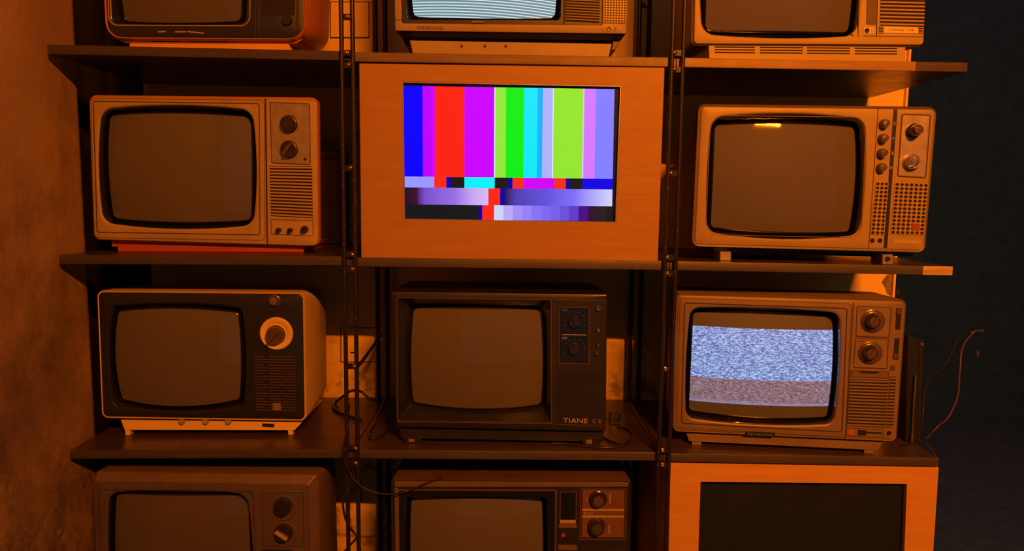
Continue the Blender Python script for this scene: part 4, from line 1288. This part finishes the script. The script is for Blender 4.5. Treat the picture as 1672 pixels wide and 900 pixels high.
# thin brace wire and side rail by the right post
mb = MB()
zt3 = bz(2, 1, 0.322)[0]
mb.tube([(0.3205, 0.36, zt3 + 0.004), (0.3205, 0.19, zt3 + 0.004), (0.3205, 0.005, zt3 + 0.004)], 0.0035, 8)
tag(mb.build('side_rail', M['rod']), 'thin dark rail running back along the end of the middle third-row shelf', 'rail')
mb = MB()
mb.tube([at(1052, 556, 0.34), at(1064, 577, 0.18), at(1084, 603, -0.004)], 0.0014, 6)
tag(mb.build('brace_wire', M['rod']), 'thin wire slanting from the rear post to a bolt on the right front post', 'wire')

# dark case, flattened and widened to cover lit wall behind the tan television
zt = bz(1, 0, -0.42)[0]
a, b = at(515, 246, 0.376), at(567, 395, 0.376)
fr = Frame('shade_case', (a.x, 0.376, zt + 0.0004), 0, bz(1, 0, -0.42)[1])
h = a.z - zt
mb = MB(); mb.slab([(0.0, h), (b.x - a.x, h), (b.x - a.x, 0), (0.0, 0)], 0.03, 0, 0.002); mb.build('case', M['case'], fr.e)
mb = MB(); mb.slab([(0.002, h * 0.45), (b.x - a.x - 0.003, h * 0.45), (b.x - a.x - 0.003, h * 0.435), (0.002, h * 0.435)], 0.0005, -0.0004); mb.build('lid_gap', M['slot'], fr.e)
tag(fr.e, 'flat dark reddish-brown case shape widened to shade the wall behind the television on the red base', 'case')

# object to the right of the static set: narrow dark case with aerial
zt = bz(2, 2, 0.87)[0]
w = ray(1494, 722); pw = CAM + w * ((zt - CAM.z) / w.z)
yy = pw.y
fr = Frame('signal_box', (pw.x, yy, zt + 0.0003))
q = fr.q([(1482, 549), (1509, 556), (1503, 720), (1479, 718)])
q = [q[0], q[1], (q[2][0], 0), (q[3][0], 0)]
mb = MB(); mb.slab(q, 0.10, 0.0, 0.002); mb.build('case', M['black'], fr.e)
fr.slab('edge_strip', [(1502, 556), (1508.5, 557.5), (1503, 716), (1497.5, 715)], 0.0005, -0.0015, M['dark_brown'])
fr.knob(1505.7, 562, 3.0, 0.002, M['chrome'], name='indicator')
tag(fr.e, 'narrow dark upright case right of the static television', 'case')
mb = MB()
mb.tube([at(1495.5, 612, yy - 0.008), at(1492, 660, yy - 0.008), at(1489.5, 712, yy - 0.007)], 0.0017, 8)
a = at(1489, 717, yy - 0.007)
mb.tube([at(1489.5, 710, yy - 0.007), Vector((a.x, a.y, zt + 0.0005))], 0.003, 8)
tag(mb.build('aerial_rod', M['chrome']), 'thin silver aerial rod upright beside the static television', 'aerial')
cable(on_shelf([(1470, 728), (1492, 724), (1505, 722), (1515, 727), (1525, 738), (1530, 745)], 2, 0.0022), 0.0022, 'thin cable lying on the shelf end right of the static television')
cable([(1592, 542, 0.30), (1578, 556, 0.28), (1570, 575, 0.26), (1567, 610, 0.24), (1563, 650, 0.2), (1548, 682, 0.16), (1532, 696, 0.12)] + on_shelf([(1513, 716)], 2, 0.0018), 0.0018,
      'thin brown cable curving down from the dark to the end of the shelf', mat=M['brown'])
cable([(1600, 545, 0.32), (1570, 548, 0.3), (1555, 575, 0.28), (1540, 600, 0.26), (1515, 625, 0.22), (1509, 660, 0.16), (1506, 700, 0.14)], 0.0015,
      'faint dark cable arching over the narrow case on the right', mat=M['dark_brown'])
mb = MB()
mb.tube([at(1584, 544, 0.3), at(1596, 540, 0.3), at(1606, 541, 0.3)], 0.003, 8)
mb.tube([at(1596.5, 572, 0.3), at(1596, 582, 0.3)], 0.0035, 8)
tag(mb.build('cable_clip', M['brass']), 'small metal clips holding cables in the dark right of the shelves', 'clip')
